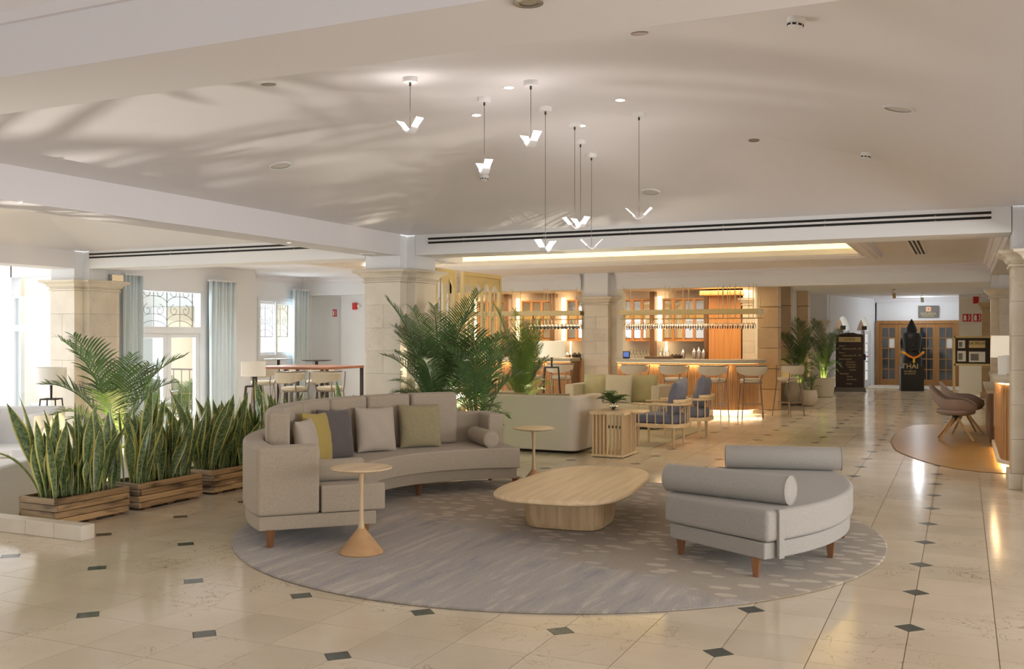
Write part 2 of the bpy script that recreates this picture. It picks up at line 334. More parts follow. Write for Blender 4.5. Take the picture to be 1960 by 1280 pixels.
# ------------------------------------------------------------------ mesh helpers
class MB:
    def __init__(s): s.v = []; s.f = []; s.uv = None
    def add(s, vs, fs):
        o = len(s.v); s.v += [tuple(v) for v in vs]; s.f += [tuple(i+o for i in f) for f in fs]; return s
    def box(s, x0, x1, y0, y1, z0, z1):
        if x0 > x1: x0, x1 = x1, x0
        if y0 > y1: y0, y1 = y1, y0
        if z0 > z1: z0, z1 = z1, z0
        return s.add([(x0,y0,z0),(x1,y0,z0),(x1,y1,z0),(x0,y1,z0),(x0,y0,z1),(x1,y0,z1),(x1,y1,z1),(x0,y1,z1)],
                     [(0,3,2,1),(4,5,6,7),(0,1,5,4),(1,2,6,5),(2,3,7,6),(3,0,4,7)])
    def taper(s, cx, cy, z0, z1, w0, w1, d0=None, d1=None, ox=0, oy=0):
        d0 = w0 if d0 is None else d0; d1 = w1 if d1 is None else d1
        vs = [(cx+ox+sx*w0/2, cy+oy+sy*d0/2, z0) for sx, sy in ((-1,-1),(1,-1),(1,1),(-1,1))] + \
             [(cx+sx*w1/2, cy+sy*d1/2, z1) for sx, sy in ((-1,-1),(1,-1),(1,1),(-1,1))]
        return s.add(vs, [(0,3,2,1),(4,5,6,7),(0,1,5,4),(1,2,6,5),(2,3,7,6),(3,0,4,7)])
    def prism(s, poly, z0, z1):
        n = len(poly); vs = [(p[0],p[1],z0) for p in poly]+[(p[0],p[1],z1) for p in poly]
        a = sum(poly[i][0]*poly[(i+1)%n][1]-poly[(i+1)%n][0]*poly[i][1] for i in range(n))
        idx = list(range(n)) if a > 0 else list(range(n))[::-1]
        fs = [tuple(reversed(idx)), tuple(i+n for i in idx)]
        for k in range(n):
            i, j = idx[k], idx[(k+1)%n]; fs.append((i, j, j+n, i+n))
        return s.add(vs, fs)
    def loft(s, rings, cap=True):
        n = len(rings[0]); o = []
        for r in rings: o += [tuple(p) for p in r]
        fs = []
        for k in range(len(rings)-1):
            for i in range(n):
                j = (i+1) % n; fs.append((k*n+i, k*n+j, (k+1)*n+j, (k+1)*n+i))
        if cap: fs.append(tuple(reversed(range(n)))); fs.append(tuple(range((len(rings)-1)*n, len(rings)*n)))
        return s.add(o, fs)
    def lathe(s, prof, n=24, c=(0, 0, 0), cap=True):
        return s.loft([[(c[0]+r*cos(2*pi*i/n), c[1]+r*sin(2*pi*i/n), c[2]+z) for i in range(n)] for r, z in prof], cap)
    def tube(s, pts, r, n=8, cap=True):
        pts = [Vector(p) for p in pts]; rings = []; up = None
        for i, p in enumerate(pts):
            d = (pts[min(i+1, len(pts)-1)]-pts[max(i-1, 0)]).normalized()
            if up is None:
                up = Vector((0, 0, 1)) if abs(d.z) < .9 else Vector((1, 0, 0))
            a = d.cross(up); 
            if a.length < 1e-5: a = d.cross(Vector((0, 1, 0)))
            a.normalize(); b = a.cross(d).normalized(); up = b
            rr = r[i] if isinstance(r, (list, tuple)) else r
            rings.append([p+a*(rr*cos(2*pi*k/n))+b*(rr*sin(2*pi*k/n)) for k in range(n)])
        return s.loft(rings, cap)
    def cyl(s, p0, p1, r, n=16): return s.tube([p0, p1], r, n)
    def build(s, name, m, parent=None, smooth=False, bevel=0, seg=2, loc=None, rz=0):
        me = bpy.data.meshes.new(name); me.from_pydata(s.v, [], s.f); me.update()
        bm = bmesh.new(); bm.from_mesh(me); bmesh.ops.recalc_face_normals(bm, faces=bm.faces); bm.to_mesh(me); bm.free()
        if smooth or bevel:
            me.polygons.foreach_set('use_smooth', [True]*len(me.polygons))
        me.materials.append(m)
        o = bpy.data.objects.new(name, me); COL.objects.link(o)
        if parent: o.parent = parent
        if loc: o.location = loc
        o.rotation_euler.z = rz
        if bevel:
            b = o.modifiers.new('bevel', 'BEVEL'); b.width = bevel; b.segments = seg; b.limit_method = 'ANGLE'; b.angle_limit = R(35)
            w = o.modifiers.new('wn', 'WEIGHTED_NORMAL'); w.keep_sharp = True
        elif smooth:
            bm = bmesh.new(); bm.from_mesh(me)
            for e in bm.edges:
                if len(e.link_faces) == 2 and e.calc_face_angle(0) > R(40): e.smooth = False
            bm.to_mesh(me); bm.free()
        return o

def tag(o, label=None, cat=None, group=None, kind=None):
    if label: o['label'] = label
    if cat: o['category'] = cat
    if group: o['group'] = group
    if kind: o['kind'] = kind
    return o
def thing(name, label, cat, loc=(0, 0, 0), rz=0, group=None):
    o = bpy.data.objects.new(name, None); COL.objects.link(o); o.empty_display_size = .1
    o.location = loc; o.rotation_euler = (0, 0, rz); return tag(o, label, cat, group)
def struct(name, mb, m, parent=None, **k):
    o = mb.build(name, m, parent, **k)
    if not parent: o['kind'] = 'structure'
    return o
def children(o): return [c for c in CH.get(o.name, [])]
CH = {}
def dup(root, loc, rz, label=None, group=None):
    r = root.copy(); COL.objects.link(r); r.location = loc; r.rotation_euler = (0, 0, rz)
    if label: r['label'] = label
    if group: r['group'] = group
    for ch in root.children:
        c = ch.copy(); COL.objects.link(c); c.parent = r
        for g in ch.children:
            d = g.copy(); COL.objects.link(d); d.parent = c
    return r
def offset(poly, d):
    n = len(poly); out = []
    a = sum(poly[i][0]*poly[(i+1)%n][1]-poly[(i+1)%n][0]*poly[i][1] for i in range(n))
    if a < 0: poly = poly[::-1]
    for i in range(n):
        p0, p1, p2 = Vector(poly[i-1]), Vector(poly[i]), Vector(poly[(i+1)%n])
        e1 = (p1-p0).normalized(); e2 = (p2-p1).normalized()
        n1 = Vector((e1.y, -e1.x)); n2 = Vector((e2.y, -e2.x))
        bis = n1+n2
        k = d/max(.2, (1+n1.dot(n2))/1.0) if bis.length > 1e-6 else d
        out.append(p1+bis*k)
    return out

# ================================================================== STRUCTURE
ZS = 2.65      # beam soffits
ZC = 2.93      # ceiling springing
BX0, BX1, BY0, BY1 = -6.79, .585, 3.2, 11.38
# ---- main floor: real tiles with recessed joints
LX, LY = .4275, .4225
def tile_poly(w, h, corner, c=.082, g=.0023):
    x0, x1, y0, y1 = -w/2+g, w/2-g, -h/2+g, h/2-g; c = c-g
    P = []
    for k, (x, y) in enumerate(((x0, y0), (x1, y0), (x1, y1), (x0, y1))):
        if k == corner:
            sx = 1 if x < 0 else -1; sy = 1 if y < 0 else -1
            a, b = (x+sx*c, y), (x, y+sy*c)
            P += ([b, a] if k in (0, 2) else [a, b])
        else: P.append((x, y))
    return P
def proj(x, y, z=0):
    cx = x*CT+y*ST; cy = -x*ST+y*CT
    return (980+F*cx/cy, 640-F*(z-H)/cy, cy) if cy > .2 else (1e5, 1e5, .2)
floor = MB().box(-7.33, 6.5, -6, 35, -.2, -.0035)
floor.box(-14.1, -7.33, 11.95, 23, -.2, -.0035)
FLOOR = struct('floor', floor, M_GROUT)
tiles = []; diams = []
def region(xi0, xi1, yj0, yj1, x_org, y_org, lx, ly):
    for i in range(xi0, xi1):
        for j in range(yj0, yj1):
            x = x_org+(i+.5)*lx; y = y_org+(j+.5)*ly
            if x < -7.33+lx*.3 and y < 12.0: continue
            if y > 34 or y < -.5: continue
            corner = {(0, 0): 0, (1, 0): 1, (1, 1): 2, (0, 1): 3}[(i % 2, j % 2)]
            tiles.append((x, y, lx, ly, corner))
            if i % 2 == 0 and j % 2 == 0: diams.append((x_org+i*lx, y_org+j*ly))
region(-28, 1, -12, 71, -1.12, 4.074, LX, LY)      # lounge field (even index = inset corner)
region(1, 9, -16, 72, -1.12, 5.767, LX, .4045)     # walkway strip, its own course height
def vis(x, y):
    p = proj(x, y); return -40 < p[0] < 2000 and 640 < p[1] < 1330
RUGC, RUGR = (-3.10, 7.60), 2.60
def under(x, y):
    return (x-RUGC[0])**2+(y-RUGC[1])**2 < (RUGR-.35)**2
cand = [t for t in tiles if vis(t[0], t[1]) and not under(t[0], t[1])]
cand.sort(key=lambda t: proj(t[0], t[1])[2]); near = set(cand[:236])
tm = {}
stuff = MB()
for t in tiles:
    x, y, w, h, c = t
    if t in near:
        key = (round(w, 4), round(h, 4), c)
        if key not in tm:
            o = MB().prism(tile_poly(w, h, c), -.012, 0).build('tile', M_TILE, FLOOR); tm[key] = o.data
        else:
            o = bpy.data.objects.new('tile', tm[key]); COL.objects.link(o); o.parent = FLOOR
        o.location = (x, y, 0)
    else: stuff.prism([(x+a, y+b) for a, b in tile_poly(w, h, c)], -.012, 0)
tag(stuff.build('tile', M_TILE, FLOOR), kind='stuff')
dc = [d for d in diams if vis(*d) and not under(*d)]; dc.sort(key=lambda d: proj(*d)[2]); dn = set(dc[:60])
dm = None; stuff = MB(); q = .0785
for d in diams:
    P = [(q, 0), (0, q), (-q, 0), (0, -q)]
    if d[0] > -.6 and d[0] > .1: continue
    if d in dn:
        if dm is None: o = MB().prism(P, -.012, 0).build('inset_tile', M_DIAM, FLOOR); dm = o.data
        else: o = bpy.data.objects.new('inset_tile', dm); COL.objects.link(o); o.parent = FLOOR
        o.location = (d[0], d[1], 0)
    else: stuff.prism([(a+d[0], b+d[1]) for a, b in P], -.012, 0)
tag(stuff.build('inset_tile', M_DIAM, FLOOR), kind='stuff')

# lower terrace-side floor
lf = struct('floor', MB().box(-22, -7.33, -6, 11.95, -.75, -.45), M_TILE)
struct('floor', MB().box(-26, -13.4, 11.95, 34, -.75, -.45).box(-30, -22, -10, 12, -.75, -.45), M_EXTW)
# curb beside the steps
curb = thing('stone_curb', 'low cream marble curb at the head of the steps, left of the planters', 'curb', (-6.19, 5.49, 0))
for k, (a, b) in enumerate(((-.0, -.30), (-.303, -.62), (-.623, -1.14), (-1.143, -2.1), (-2.103, -3.2))):
    MB().box(b, a, 0, .13, 0 if b > -1.1 else 0, .118).build('curb_stone', M_STONE, curb, bevel=.006)
struct('trim_1', MB().box(-9.5, -7.33, 5.46, 5.66, -.46, -.001), M_STONE)
struct('trim_2', MB().box(-7.42, -7.33, 5.66, 11.2, -.46, .0), M_STONE)

# ---- ceilings
def prof(s): return ZC+.51*(1-(1-min(1, max(0, s)))**2.3)
def vault(name, x0, x1, y0, y1, n=28):
    xc, yc, hx, hy = (x0+x1)/2, (y0+y1)/2, (x1-x0)/2, (y1-y0)/2
    mb = MB()
    for (ux, uy, vx, vy) in ((-1, -1, 1, -1), (1, -1, 1, 1), (1, 1, -1, 1), (-1, 1, -1, -1)):
        vs = []; fs = []
        for k in range(n+1):
            s = (k/n)**1.4; r = 1-s; z = prof(s)
            vs += [(xc+ux*hx*r, yc+uy*hy*r, z), (xc+vx*hx*r, yc+vy*hy*r, z)]
        for k in range(n): fs.append((2*k, 2*k+1, 2*k+3, 2*k+2))
        mb.add(vs, fs)
    me = bpy.data.meshes.new(name); me.from_pydata(mb.v, [], mb.f)
    me.polygons.foreach_set('use_smooth', [True]*len(me.polygons)); me.materials.append(M_CEIL)
    o = bpy.data.objects.new(name, me); COL.objects.link(o); o['kind'] = 'structure'
    return o
vault('ceiling', BX0, BX1, BY0, BY1)
vault('ceiling', -12.79, -7.25, BY0, BY1)
def ceil_hit(px, py):
    d = ray(px, py); t = 2
    while t < 14:
        x, y, z = d[0]*t, d[1]*t, H+d[2]*t
        s = min((x-BX0)/3.6875, (BX1-x)/3.6875, (y-BY0)/4.09, (BY1-y)/4.09)
        if s >= 0 and z >= prof(s): break
        t += .004
    return Vector((x, y, z)), t
# far zone, near bay and side aisles
struct('ceiling', MB().box(-14.2, -10.6, 11.95, 19.9, 2.9, 3.0).box(-1.2, 6, 11.95, 19.9, 2.9, 3.0)
       .box(-10.6, -1.2, 16.85, 19.9, 2.9, 3.0).box(-10.6, -1.2, 11.95, 12.4, 2.9, 3.0).box(-10.8, -1.0, 12.2, 17.1, 3.22, 3.3), M_CEIL)
struct('wall_far', MB().box(-10.6, -1.2, 16.85, 16.9, 2.95, 3.25).box(-1.2, -1.15, 12.4, 16.9, 2.95, 3.25)
       .box(-10.65, -10.6, 12.4, 16.9, 2.95, 3.25).box(-10.6, -1.2, 12.35, 12.4, 2.95, 3.25), M_CREAMW)
def frame_ring(x0, x1, y0, y1, prof_pts, m, name='trim_3'):
    rings = []
    for (d, z) in prof_pts:
        rings.append([(x0-d, y0-d, z), (x1+d, y0-d, z), (x1+d, y1+d, z), (x0-d, y1+d, z)])
    return struct(name, MB().loft(rings, cap=False), m)
frame_ring(-10.35, -1.5, 12.6, 16.6, [(0, 2.99), (0, 2.90), (.03, 2.86), (.08, 2.86), (.10, 2.835), (.22, 2.82), (.25, 2.84), (.30, 2.84), (.32, 2.90)], M_CEIL)
struct('trim_3', MB().box(-10.6, -10.356, 12.4, 16.85, 2.905, 2.96).box(-1.494, -1.2, 12.4, 16.85, 2.905, 2.96)
       .box(-10.35, -1.5, 16.606, 16.85, 2.905, 2.96).box(-10.35, -1.5, 12.4, 12.594, 2.905, 2.96), M_CEIL)
cl = thing('cove_light', 'yellow glowing light strip hidden in the recessed ceiling beyond the slot grille', 'light', (-6, 16.7, 2.97))
MB().box(-4.3, 4.45, -.03, .03, 0, .02).build('light_strip', M_COVE, cl)
MB().box(4.6, 4.64, -4.1, -.1, 0, .02).build('light_strip', M_COVE, cl)
MB().box(-4.3, 4.45, -4.25, -4.2, 0, .02).build('light_strip', M_COVE, cl)
struct('ceiling', MB().box(-14.2, 6, -6, 2.74, 2.98, 3.1), M_CEIL)
struct('ceiling', MB().box(1.1, 6, 2.74, 12, 2.98, 3.1), M_CEIL)
struct('ceiling', MB().box(-16, -12.9, 2.74, 11.21, 2.93, 3.05).box(-17, -13.2, 11.2, 12.7, 2.93, 3.05), M_CEIL)
struct('ceiling', MB().box(-12.9, -3.9, 20.1, 23, 2.62, 2.75), M_CREAMW)
struct('ceiling', MB().box(-3.9, 6, 19.95, 35, 2.72, 2.85), M_CEIL)
# ---- beams
def beam(x0, x1, y0, y1, z0=ZS, z1=3.6, n='trim_4'):
    return struct(n, MB().box(x0, x1, y0, y1, z0, z1), M_CEIL)
beam(-7.25, BX0, 3.2, 11.21)                # left beam over planters
beam(-14, 6, 2.74, BY0, 2.64)                # near cross beam
beam(-13.3, -12.79, 3.2, 11.21)
SB = struct('trim_5', MB().box(-6.66, .457, BY1, 11.95, 2.66, 3.6), M_WALL)      # beam with air slots
struct('trim_5', MB().box(-12.66, -7.46, BY1, 11.95, ZS, 3.6), M_WALL)
beam(BX1, 1.15, BY0, BY1, n='trim_6')
beam(1.15, 6, BY1, 11.95, n='trim_6')
# bar beam, its cornice
struct('trim_7', MB().box(-6.66, .45, 19.75, 20.1, 2.56, 3.0).box(-12.9, -7.46, 19.75, 20.1, 2.56, 3.0), M_WALL)
def cornice(x0, x1, y, sgn=1, z=2.9, n='trim_8'):
    pr = [(0, -.13), (.02, -.13), (.03, -.09), (.07, -.05), (.09, -.05), (.09, -.02), (.12, 0), (0, 0)]
    mb = MB()
    r0 = [(x0, y-sgn*a, z+b) for a, b in pr]; r1 = [(x1, y-sgn*a, z+b) for a, b in pr]
    mb.loft([r0, r1]); return struct(n, mb, M_CEIL)
def cornice_y(y0, y1, x, sgn=1, z=2.9, n='trim_8'):
    pr = [(0, -.13), (.02, -.13), (.03, -.09), (.07, -.05), (.09, -.05), (.09, -.02), (.12, 0), (0, 0)]
    mb = MB(); mb.loft([[(x-sgn*a, y0, z+b) for a, b in pr], [(x-sgn*a, y1, z+b) for a, b in pr]]); return struct(n, mb, M_CEIL)
cornice(-6.66, .45, 19.75); cornice(-12.7, -7.46, 19.75)
cornice_y(11.95, 19.75, .45, 1)
cornice(-14, 1, 2.74, 1, 2.98)
beam(.45, 1.0, 11.95, 19.6, 2.66, 3.0, n='trim_6')
beam(-7.33, -6.79, 11.95, 13.0, 2.66, 2.95, n='trim_6')
# AC slot grilles
def slot_grille(x0, x1, y, z, label):
    g = thing('air_slot_grille', label, 'grille', (x0, y, z))
    L = x1-x0
    MB().box(0, L, -.006, .0, -.055, .055).build('frame', M_WHITEM, g)
    for dz in (-.026, .026):
        MB().box(.03, L-.03, -.009, -.005, dz-.0135, dz+.0135).build('slot', M_SLOT, g)
        n = int(L/.55)
        for k in range(1, n): MB().box(L*k/n-.008, L*k/n+.008, -.0105, -.009, dz-.0135, dz-.004).build('clip', M_STEEL, g) if k % 2 else None
    return g
slot_grille(-6.49, .30, BY1, 2.845, 'long black twin slot grille on the beam above the lounge')
slot_grille(-12.68, -7.5, BY1, 2.85, 'black twin slot grille on the white beam above the terrace seating')
sg = thing('air_slot_grille', 'short black slot grille set in the flat ceiling right of the glowing recess', 'grille', (-.62, 15.6, 2.9))
MB().box(-.11, .11, -1.5, 1.5, -.006, 0).build('frame', M_WHITEM, sg)
for dx in (-.055, 0, .055): MB().box(dx-.014, dx+.014, -1.45, 1.45, -.009, -.006).build('slot', M_SLOT, sg)

# ---- stone pillars built of blocks with moulded capitals
def pillar(name, label, legs, outline, z_floor, z_cap, nc, m, up_to, group=None, capd=.12, plinth=True, split_first=True):
    cx = sum(p[0] for p in outline)/len(outline); cy = sum(p[1] for p in outline)/len(outline)
    t = thing(name, label, 'pillar', (cx, cy, z_floor), 0, group)
    zc = z_cap-.17-z_floor
    core = offset([(p[0]-cx, p[1]-cy) for p in outline], -.012)
    MB().prism(core, 0, up_to-z_floor).build('core', M_WALL, t)
    ph = .16 if plinth else 0
    if plinth: MB().prism(offset([(p[0]-cx, p[1]-cy) for p in outline], .03), 0, ph).build('plinth', m, t, bevel=.008)
    h = (zc-ph)/nc; g = .0012
    for c in range(nc):
        for k, (x0, x1, y0, y1) in enumerate(legs):
            a, b = ph+c*h+g, ph+(c+1)*h-g
            xs = [x0, x1]
            if k == 0 and c % 2 == (nc % 2) and x1-x0 > .35: xs = [x0, (x0+x1)/2, x1]
            for q in range(len(xs)-1):
                MB().box(xs[q]-cx+g, xs[q+1]-cx-g, y0-cy+g, y1-cy-g, a, b).build('stone_block', m, t, bevel=.002, seg=1)
    P = [(p[0]-cx, p[1]-cy) for p in outline]
    pr = [(0.0, -.17), (.022, -.165), (.026, -.145), (.004, -.135), (.004, -.12), (.03, -.105), (.05, -.07), (.085, -.045), (capd, -.035), (capd+.01, -.005), (capd, 0), (-.02, 0)]
    rings = []
    for d, z in pr:
        rings.append([(p[0], p[1], z_cap-z_floor+z) for p in offset(P, d)])
    MB().loft(rings).build('capital', m, t)
    MB().prism(offset(P, -.008), z_cap-z_floor-.002, up_to-z_floor+.02).build('pier', M_WALL, t)
    return t
def cross(x0, x1, y0, y1, ex, fy0, fy1, right=True, left=True):
    P = [(x0, y0), (x1, y0)]
    if right: P += [(x1, fy0), (x1+ex, fy0), (x1+ex, fy1), (x1, fy1)]
    P += [(x1, y1), (x0, y1)]
    if left: P += [(x0, fy1), (x0-ex, fy1), (x0-ex, fy0), (x0, fy0)]
    legs = [(x0, x1, y0, y1)]
    if right: legs.append((x1, x1+ex, fy0, fy1))
    if left: legs.append((x0-ex, x0, fy0, fy1))
    return P, legs
P, L = cross(-7.33, -6.79, 11.21, 12.12, .13, 11.38, 11.95)
pillar('stone_pillar', 'cream stone pillar behind the curved sofa, beside the tall palms', L, P, 0, 2.47, 7, M_STONE, 3.5)
P, L = cross(-13.33, -12.79, 11.21, 12.12, .13, 11.38, 11.95)
pillar('stone_pillar', 'cream stone pillar at left among the palm and white shaded lamp', L, P, -.45, 2.47, 7, M_STONE, 3.5)
P, L = cross(.587, 1.15, 11.21, 12.12, .13, 11.38, 11.95)
pillar('stone_pillar', 'cream stone pillar at the right edge in front of the reception desk', L, P, 0, 2.47, 6, M_STONE, 3.5)
P, L = cross(-7.33, -6.79, 19.6, 20.3, .13, 19.8, 20.1)
pillar('stone_pillar', 'cream stone pillar between the two bar openings', L, P, 0, 2.40, 8, M_STONE, 2.95, capd=.10)
P, L = cross(.587, 1.3, 19.45, 20.3, .13, 19.75, 20.1)
pillar('stone_pillar', 'cream stone pillar behind the reception desk shade lamp', L, P, 0, 2.42, 7, M_STONE, 2.9, capd=.10)
def box_pillar(label, x0, x1, y0, y1, zc, nc, m, up, cap=True, cat=None):
    P = [(x0, y0), (x1, y0), (x1, y1), (x0, y1)]
    if cap: return pillar('stone_pillar', label, [(x0, x1, y0, y1)], P, 0, zc, nc, m, up, capd=.08)
    cx, cy = (x0+x1)/2, (y0+y1)/2
    t = thing('stone_pillar', label, 'pillar', (cx, cy, 0)); h = up/nc
    for c in range(nc):
        MB().box(x0-cx, x1-cx, y0-cy, y1-cy, c*h+.004, (c+1)*h-.004).build('stone_block', m, t, bevel=.012)
    return t
# corridor side
box_pillar('stone pier with a capital at the right end of the bar back wall', PY(1421, 640, 21.6).x, PY(1466, 640, 21.6).x, 21.6, 22.2, 2.40, 8, M_STONE, 2.7)
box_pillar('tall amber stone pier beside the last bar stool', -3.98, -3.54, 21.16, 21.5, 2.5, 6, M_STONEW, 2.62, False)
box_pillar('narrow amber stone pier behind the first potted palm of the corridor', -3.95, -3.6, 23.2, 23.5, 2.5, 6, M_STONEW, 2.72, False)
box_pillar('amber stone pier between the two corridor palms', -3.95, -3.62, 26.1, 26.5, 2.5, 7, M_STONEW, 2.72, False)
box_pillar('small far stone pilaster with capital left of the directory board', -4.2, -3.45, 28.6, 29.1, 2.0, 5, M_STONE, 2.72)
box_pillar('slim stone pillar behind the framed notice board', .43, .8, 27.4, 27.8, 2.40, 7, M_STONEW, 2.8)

# ---- walls
struct('wall_left', MB().box(-13.4, -13.2, 11.95, 12.75, -.45, 3.0).box(-13.4, -13.2, 14.55, 16.1, -.45, 3.0).box(-13.4, -13.2, 12.75, 14.55, 2.44, 3.0), M_WALL)
struct('wall_left', MB().box(-14.1, -13.9, 16.1, 17.0, 0, 3).box(-14.1, -13.9, 18.35, 19.2, 0, 3).box(-14.1, -13.9, 17.0, 18.35, 2.42, 3).box(-14.1, -13.9, 17.0, 18.35, -.1, 1.06).box(-14.1, -13.41, 16.0, 16.09, 0, 3), M_WALL)
struct('wall_back', MB().box(-14.1, -13.04, 19, 19.2, 0, 3).box(-13.04, -10.2, 18.9, 19.15, 0, 3), M_WALL)
struct('trim_9', MB().box(-13.9, -10.2, 18.6, 19, 2.5, 2.92), M_WALL)
cornice(-13.9, -10.2, 18.6); cornice_y(12, 19, -13.9, -1)
struct('baseboard_back', MB().box(-13.9, -13.04, 18.97, 19, 0, .13).box(-13.04, -10.2, 18.87, 18.9, 0, .13), M_STONE)
# glazed terrace wall facing the room at far left
yw = 12.7
struct('wall_terrace', MB().box(-19, PY(22, 600, yw).x, yw, yw+.2, -.45, 3.0).box(PY(20, 600, yw).x, -13.3, yw, yw+.2, PY(103, 528, yw).z, 3.0).box(-13.55, -13.3, yw, yw+.2, -.45, 3), M_WALL)
xa, xb = PY(22, 600, yw).x, -13.55
w1 = struct('window_1', MB().box(xa, xa+.1, yw-.02, yw+.1, -.45, 2.3).box(xb-.1, xb, yw-.02, yw+.1, -.45, 2.3).box(xa+.1, xb-.1, yw-.02, yw+.1, 2.27, 2.3).box(xa+.1, xb-.1, yw-.02, yw+.1, 1.66, 1.78).box(xa+.1, xb-.1, yw-.02, yw+.1, -.45, -.3), M_FRAME)
MB().box(xa+.1, xb-.1, yw+.03, yw+.04, 1.78, 2.27).build('pane', M_PANEG, w1)
MB().box(xa+.1, xb-.1, yw+.03, yw+.04, -.3, 1.66).build('pane', M_PANEG, w1)
# french door with transom
X = -13.2; ya, yb = 12.75, 14.55
d1 = struct('door_1', MB().box(X-.12, X+.01, ya, ya+.07, -.45, 2.44).box(X-.12, X+.01, yb-.07, yb, -.45, 2.44).box(X-.12, X+.01, ya+.07, yb-.07, 2.38, 2.44).box(X-.12, X+.01, ya+.07, yb-.07, 1.62, 1.74), M_FRAME)
ym = (ya+yb)/2
for k, (p, q) in enumerate(((ya+.073, ym-.002), (ym+.002, yb-.073))):
    lf = MB().box(X-.09, X-.02, p, p+.1, -.43, 1.62).box(X-.09, X-.02, q-.1, q, -.43, 1.62).box(X-.09, X-.02, p+.1, q-.1, 1.54, 1.62).box(X-.09, X-.02, p+.1, q-.1, -.43, -.2).build('door_leaf', M_FRAME, d1, bevel=.006)
    MB().box(X-.06, X-.05, p+.1, q-.1, -.2, 1.54).build('pane', M_PANEG, lf)
    if k == 1: MB().tube([(X+.02, p+.05, .56), (X+.05, p+.05, .56), (X+.05, p+.2, .56)], .011, 8).build('door_handle', M_CHROME, lf)
MB().box(X-.06, X-.05, ya+.07, yb-.07, 1.74, 2.38).build('pane', M_PANEG, d1)
# wrought iron scroll grille (outside)
def scroll(cx, cy, r, a0, turns, sgn, n=26):
    pts = []
    for k in range(n+1):
        f = k/n; rr = r*(1-.78*f); a = a0+sgn*turns*2*pi*f; pts.append((cx+rr*cos(a), cy+rr*sin(a)))
    return pts
def iron_grille(name, label, X, y0, y1, z0, z1, nper):
    g = thing(name, label, 'window grille', (X, y0, z0)); W_, H_ = y1-y0, z1-z0; p = W_/nper
    for k in range(nper+1):
        MB().tube([(0, p*k, 0), (0, p*k, H_)], .008, 6).build('bar', M_IRON, g)
    for k in range(nper):
        c = p*(k+.5)
        MB().tube([(0, c, 0), (0, c, H_)], .006, 6).build('bar', M_IRON, g)
        mb = MB()
        for lev in (.36, .72):
            zc = H_*lev
            for s in (-1, 1):
                pts = [(0, c+s*(p*.5)*(t), zc-H_*.30+H_*.30*(1-(1-t)**2) if False else zc-H_*.28*(1-t)) for t in (1, .9, .75)]
                arc = [(0, c+s*.5*p*cos(u), zc-H_*.05-H_*.16*(1-sin(u))*1.0) for u in [pi/2*i/10 for i in range(11)]]
                mb.tube(arc, .005, 5)
                sp = scroll(c+s*p*.22, zc+.02, p*.17, pi/2 if s > 0 else pi/2, 1.15, -s)
                mb.tube([(0, a, b) for a, b in sp], .005, 5)
        arc = [(0, c+.5*p*cos(u), H_*.17*sin(u)) for u in [pi*i/14 for i in range(15)]]; mb.tube(arc, .005, 5)
        mb.build('scroll', M_IRON, g, smooth=True)
    MB().tube([(0, 0, 0), (0, W_, 0)], .008, 6).build('rail', M_IRON, g)
    return g
iron_grille('iron_grille', 'dark wrought iron scroll grille outside the french door transom', X-.35, ya-.1, yb+.1, 1.70, 2.62, 3)
# second window
X2 = -13.9
w2 = struct('window_2', MB().box(X2-.1, X2+.02, 17.0, 17.07, 1.06, 2.42).box(X2-.1, X2+.02, 18.28, 18.35, 1.06, 2.42).box(X2-.1, X2+.02, 17.07, 18.28, 1.06, 1.15).box(X2-.1, X2+.02, 17.07, 18.28, 2.33, 2.42), M_FRAME)
for (p, q, e) in ((17.07, 17.69, -.03), (17.64, 18.28, .01)):
    s = MB().box(X2-.05+e, X2-.02+e, p, p+.06, 1.15, 2.33).box(X2-.05+e, X2-.02+e, q-.06, q, 1.15, 2.33).box(X2-.05+e, X2-.02+e, p+.06, q-.06, 2.27, 2.33).box(X2-.05+e, X2-.02+e, p+.06, q-.06, 1.15, 1.21).build('sash', M_FRAME, w2)
    MB().box(X2-.038+e, X2-.034+e, p+.06, q-.06, 1.21, 2.27).build('pane', M_PANEG, s)
iron_grille('iron_grille', 'thin wrought iron scroll grille outside the small sliding window', X2-.35, 16.9, 18.5, 1.55, 2.5, 3)
# exterior backdrop buildings
b = thing('courtyard_building', 'sunlit cream building with deep columns across the terrace', 'building', (-19, 18, -.45))
MB().box(-.4, 0, .35, 8, 0, 6).build('wall', M_EXT, b)
for ya_ in (.6, 2.6, 4.8, 6.8): MB().box(0, .5, ya_, ya_+.5, 0, 6).build('column', M_EXTW, b)
MB().box(0, .9, .35, 8, 3.6, 4.0).build('cornice', M_EXTW, b)
b = thing('terrace_building', 'white building with a balcony seen through the far left window', 'building', (-18.5, 17.5, -.45))
MB().box(-2.6, 0, 0, .3, 0, 2.7).build('wall', M_EXTW, b); MB().box(0, 1.2, -.9, -.6, 0, 6).build('wall', M_EXT, b); MB().box(-3, 3, -.3, .3, 2.7, 3.1).build('cornice', M_EXTW, b)
MB().box(-.9, 1.5, -4.55, -4.3, 0, 6).build('column', M_EXT, b) if False else None
q0 = PY(27, 600, 13.4); q1 = PY(47, 600, 13.4)
tag(MB().box(q0.x-.9, q1.x, 13.4, 14.0, -.45, 5).build('outside_column', M_EXT), 'cream rendered column just outside the far left window', 'column')
rl = thing('balcony_railing', 'thin grey metal balcony railing seen through the far left window', 'railing', (-16.6, 15.2, -.45))
MB().tube([(-1.2, 0, 1.35), (2.6, 0, 1.35)], .018, 6).build('rail', M_STEEL, rl)
for k in range(18): MB().tube([(-1.1+k*.21, 0, .1), (-1.1+k*.21, 0, 1.35)], .009, 5).build('baluster', M_STEEL, rl)
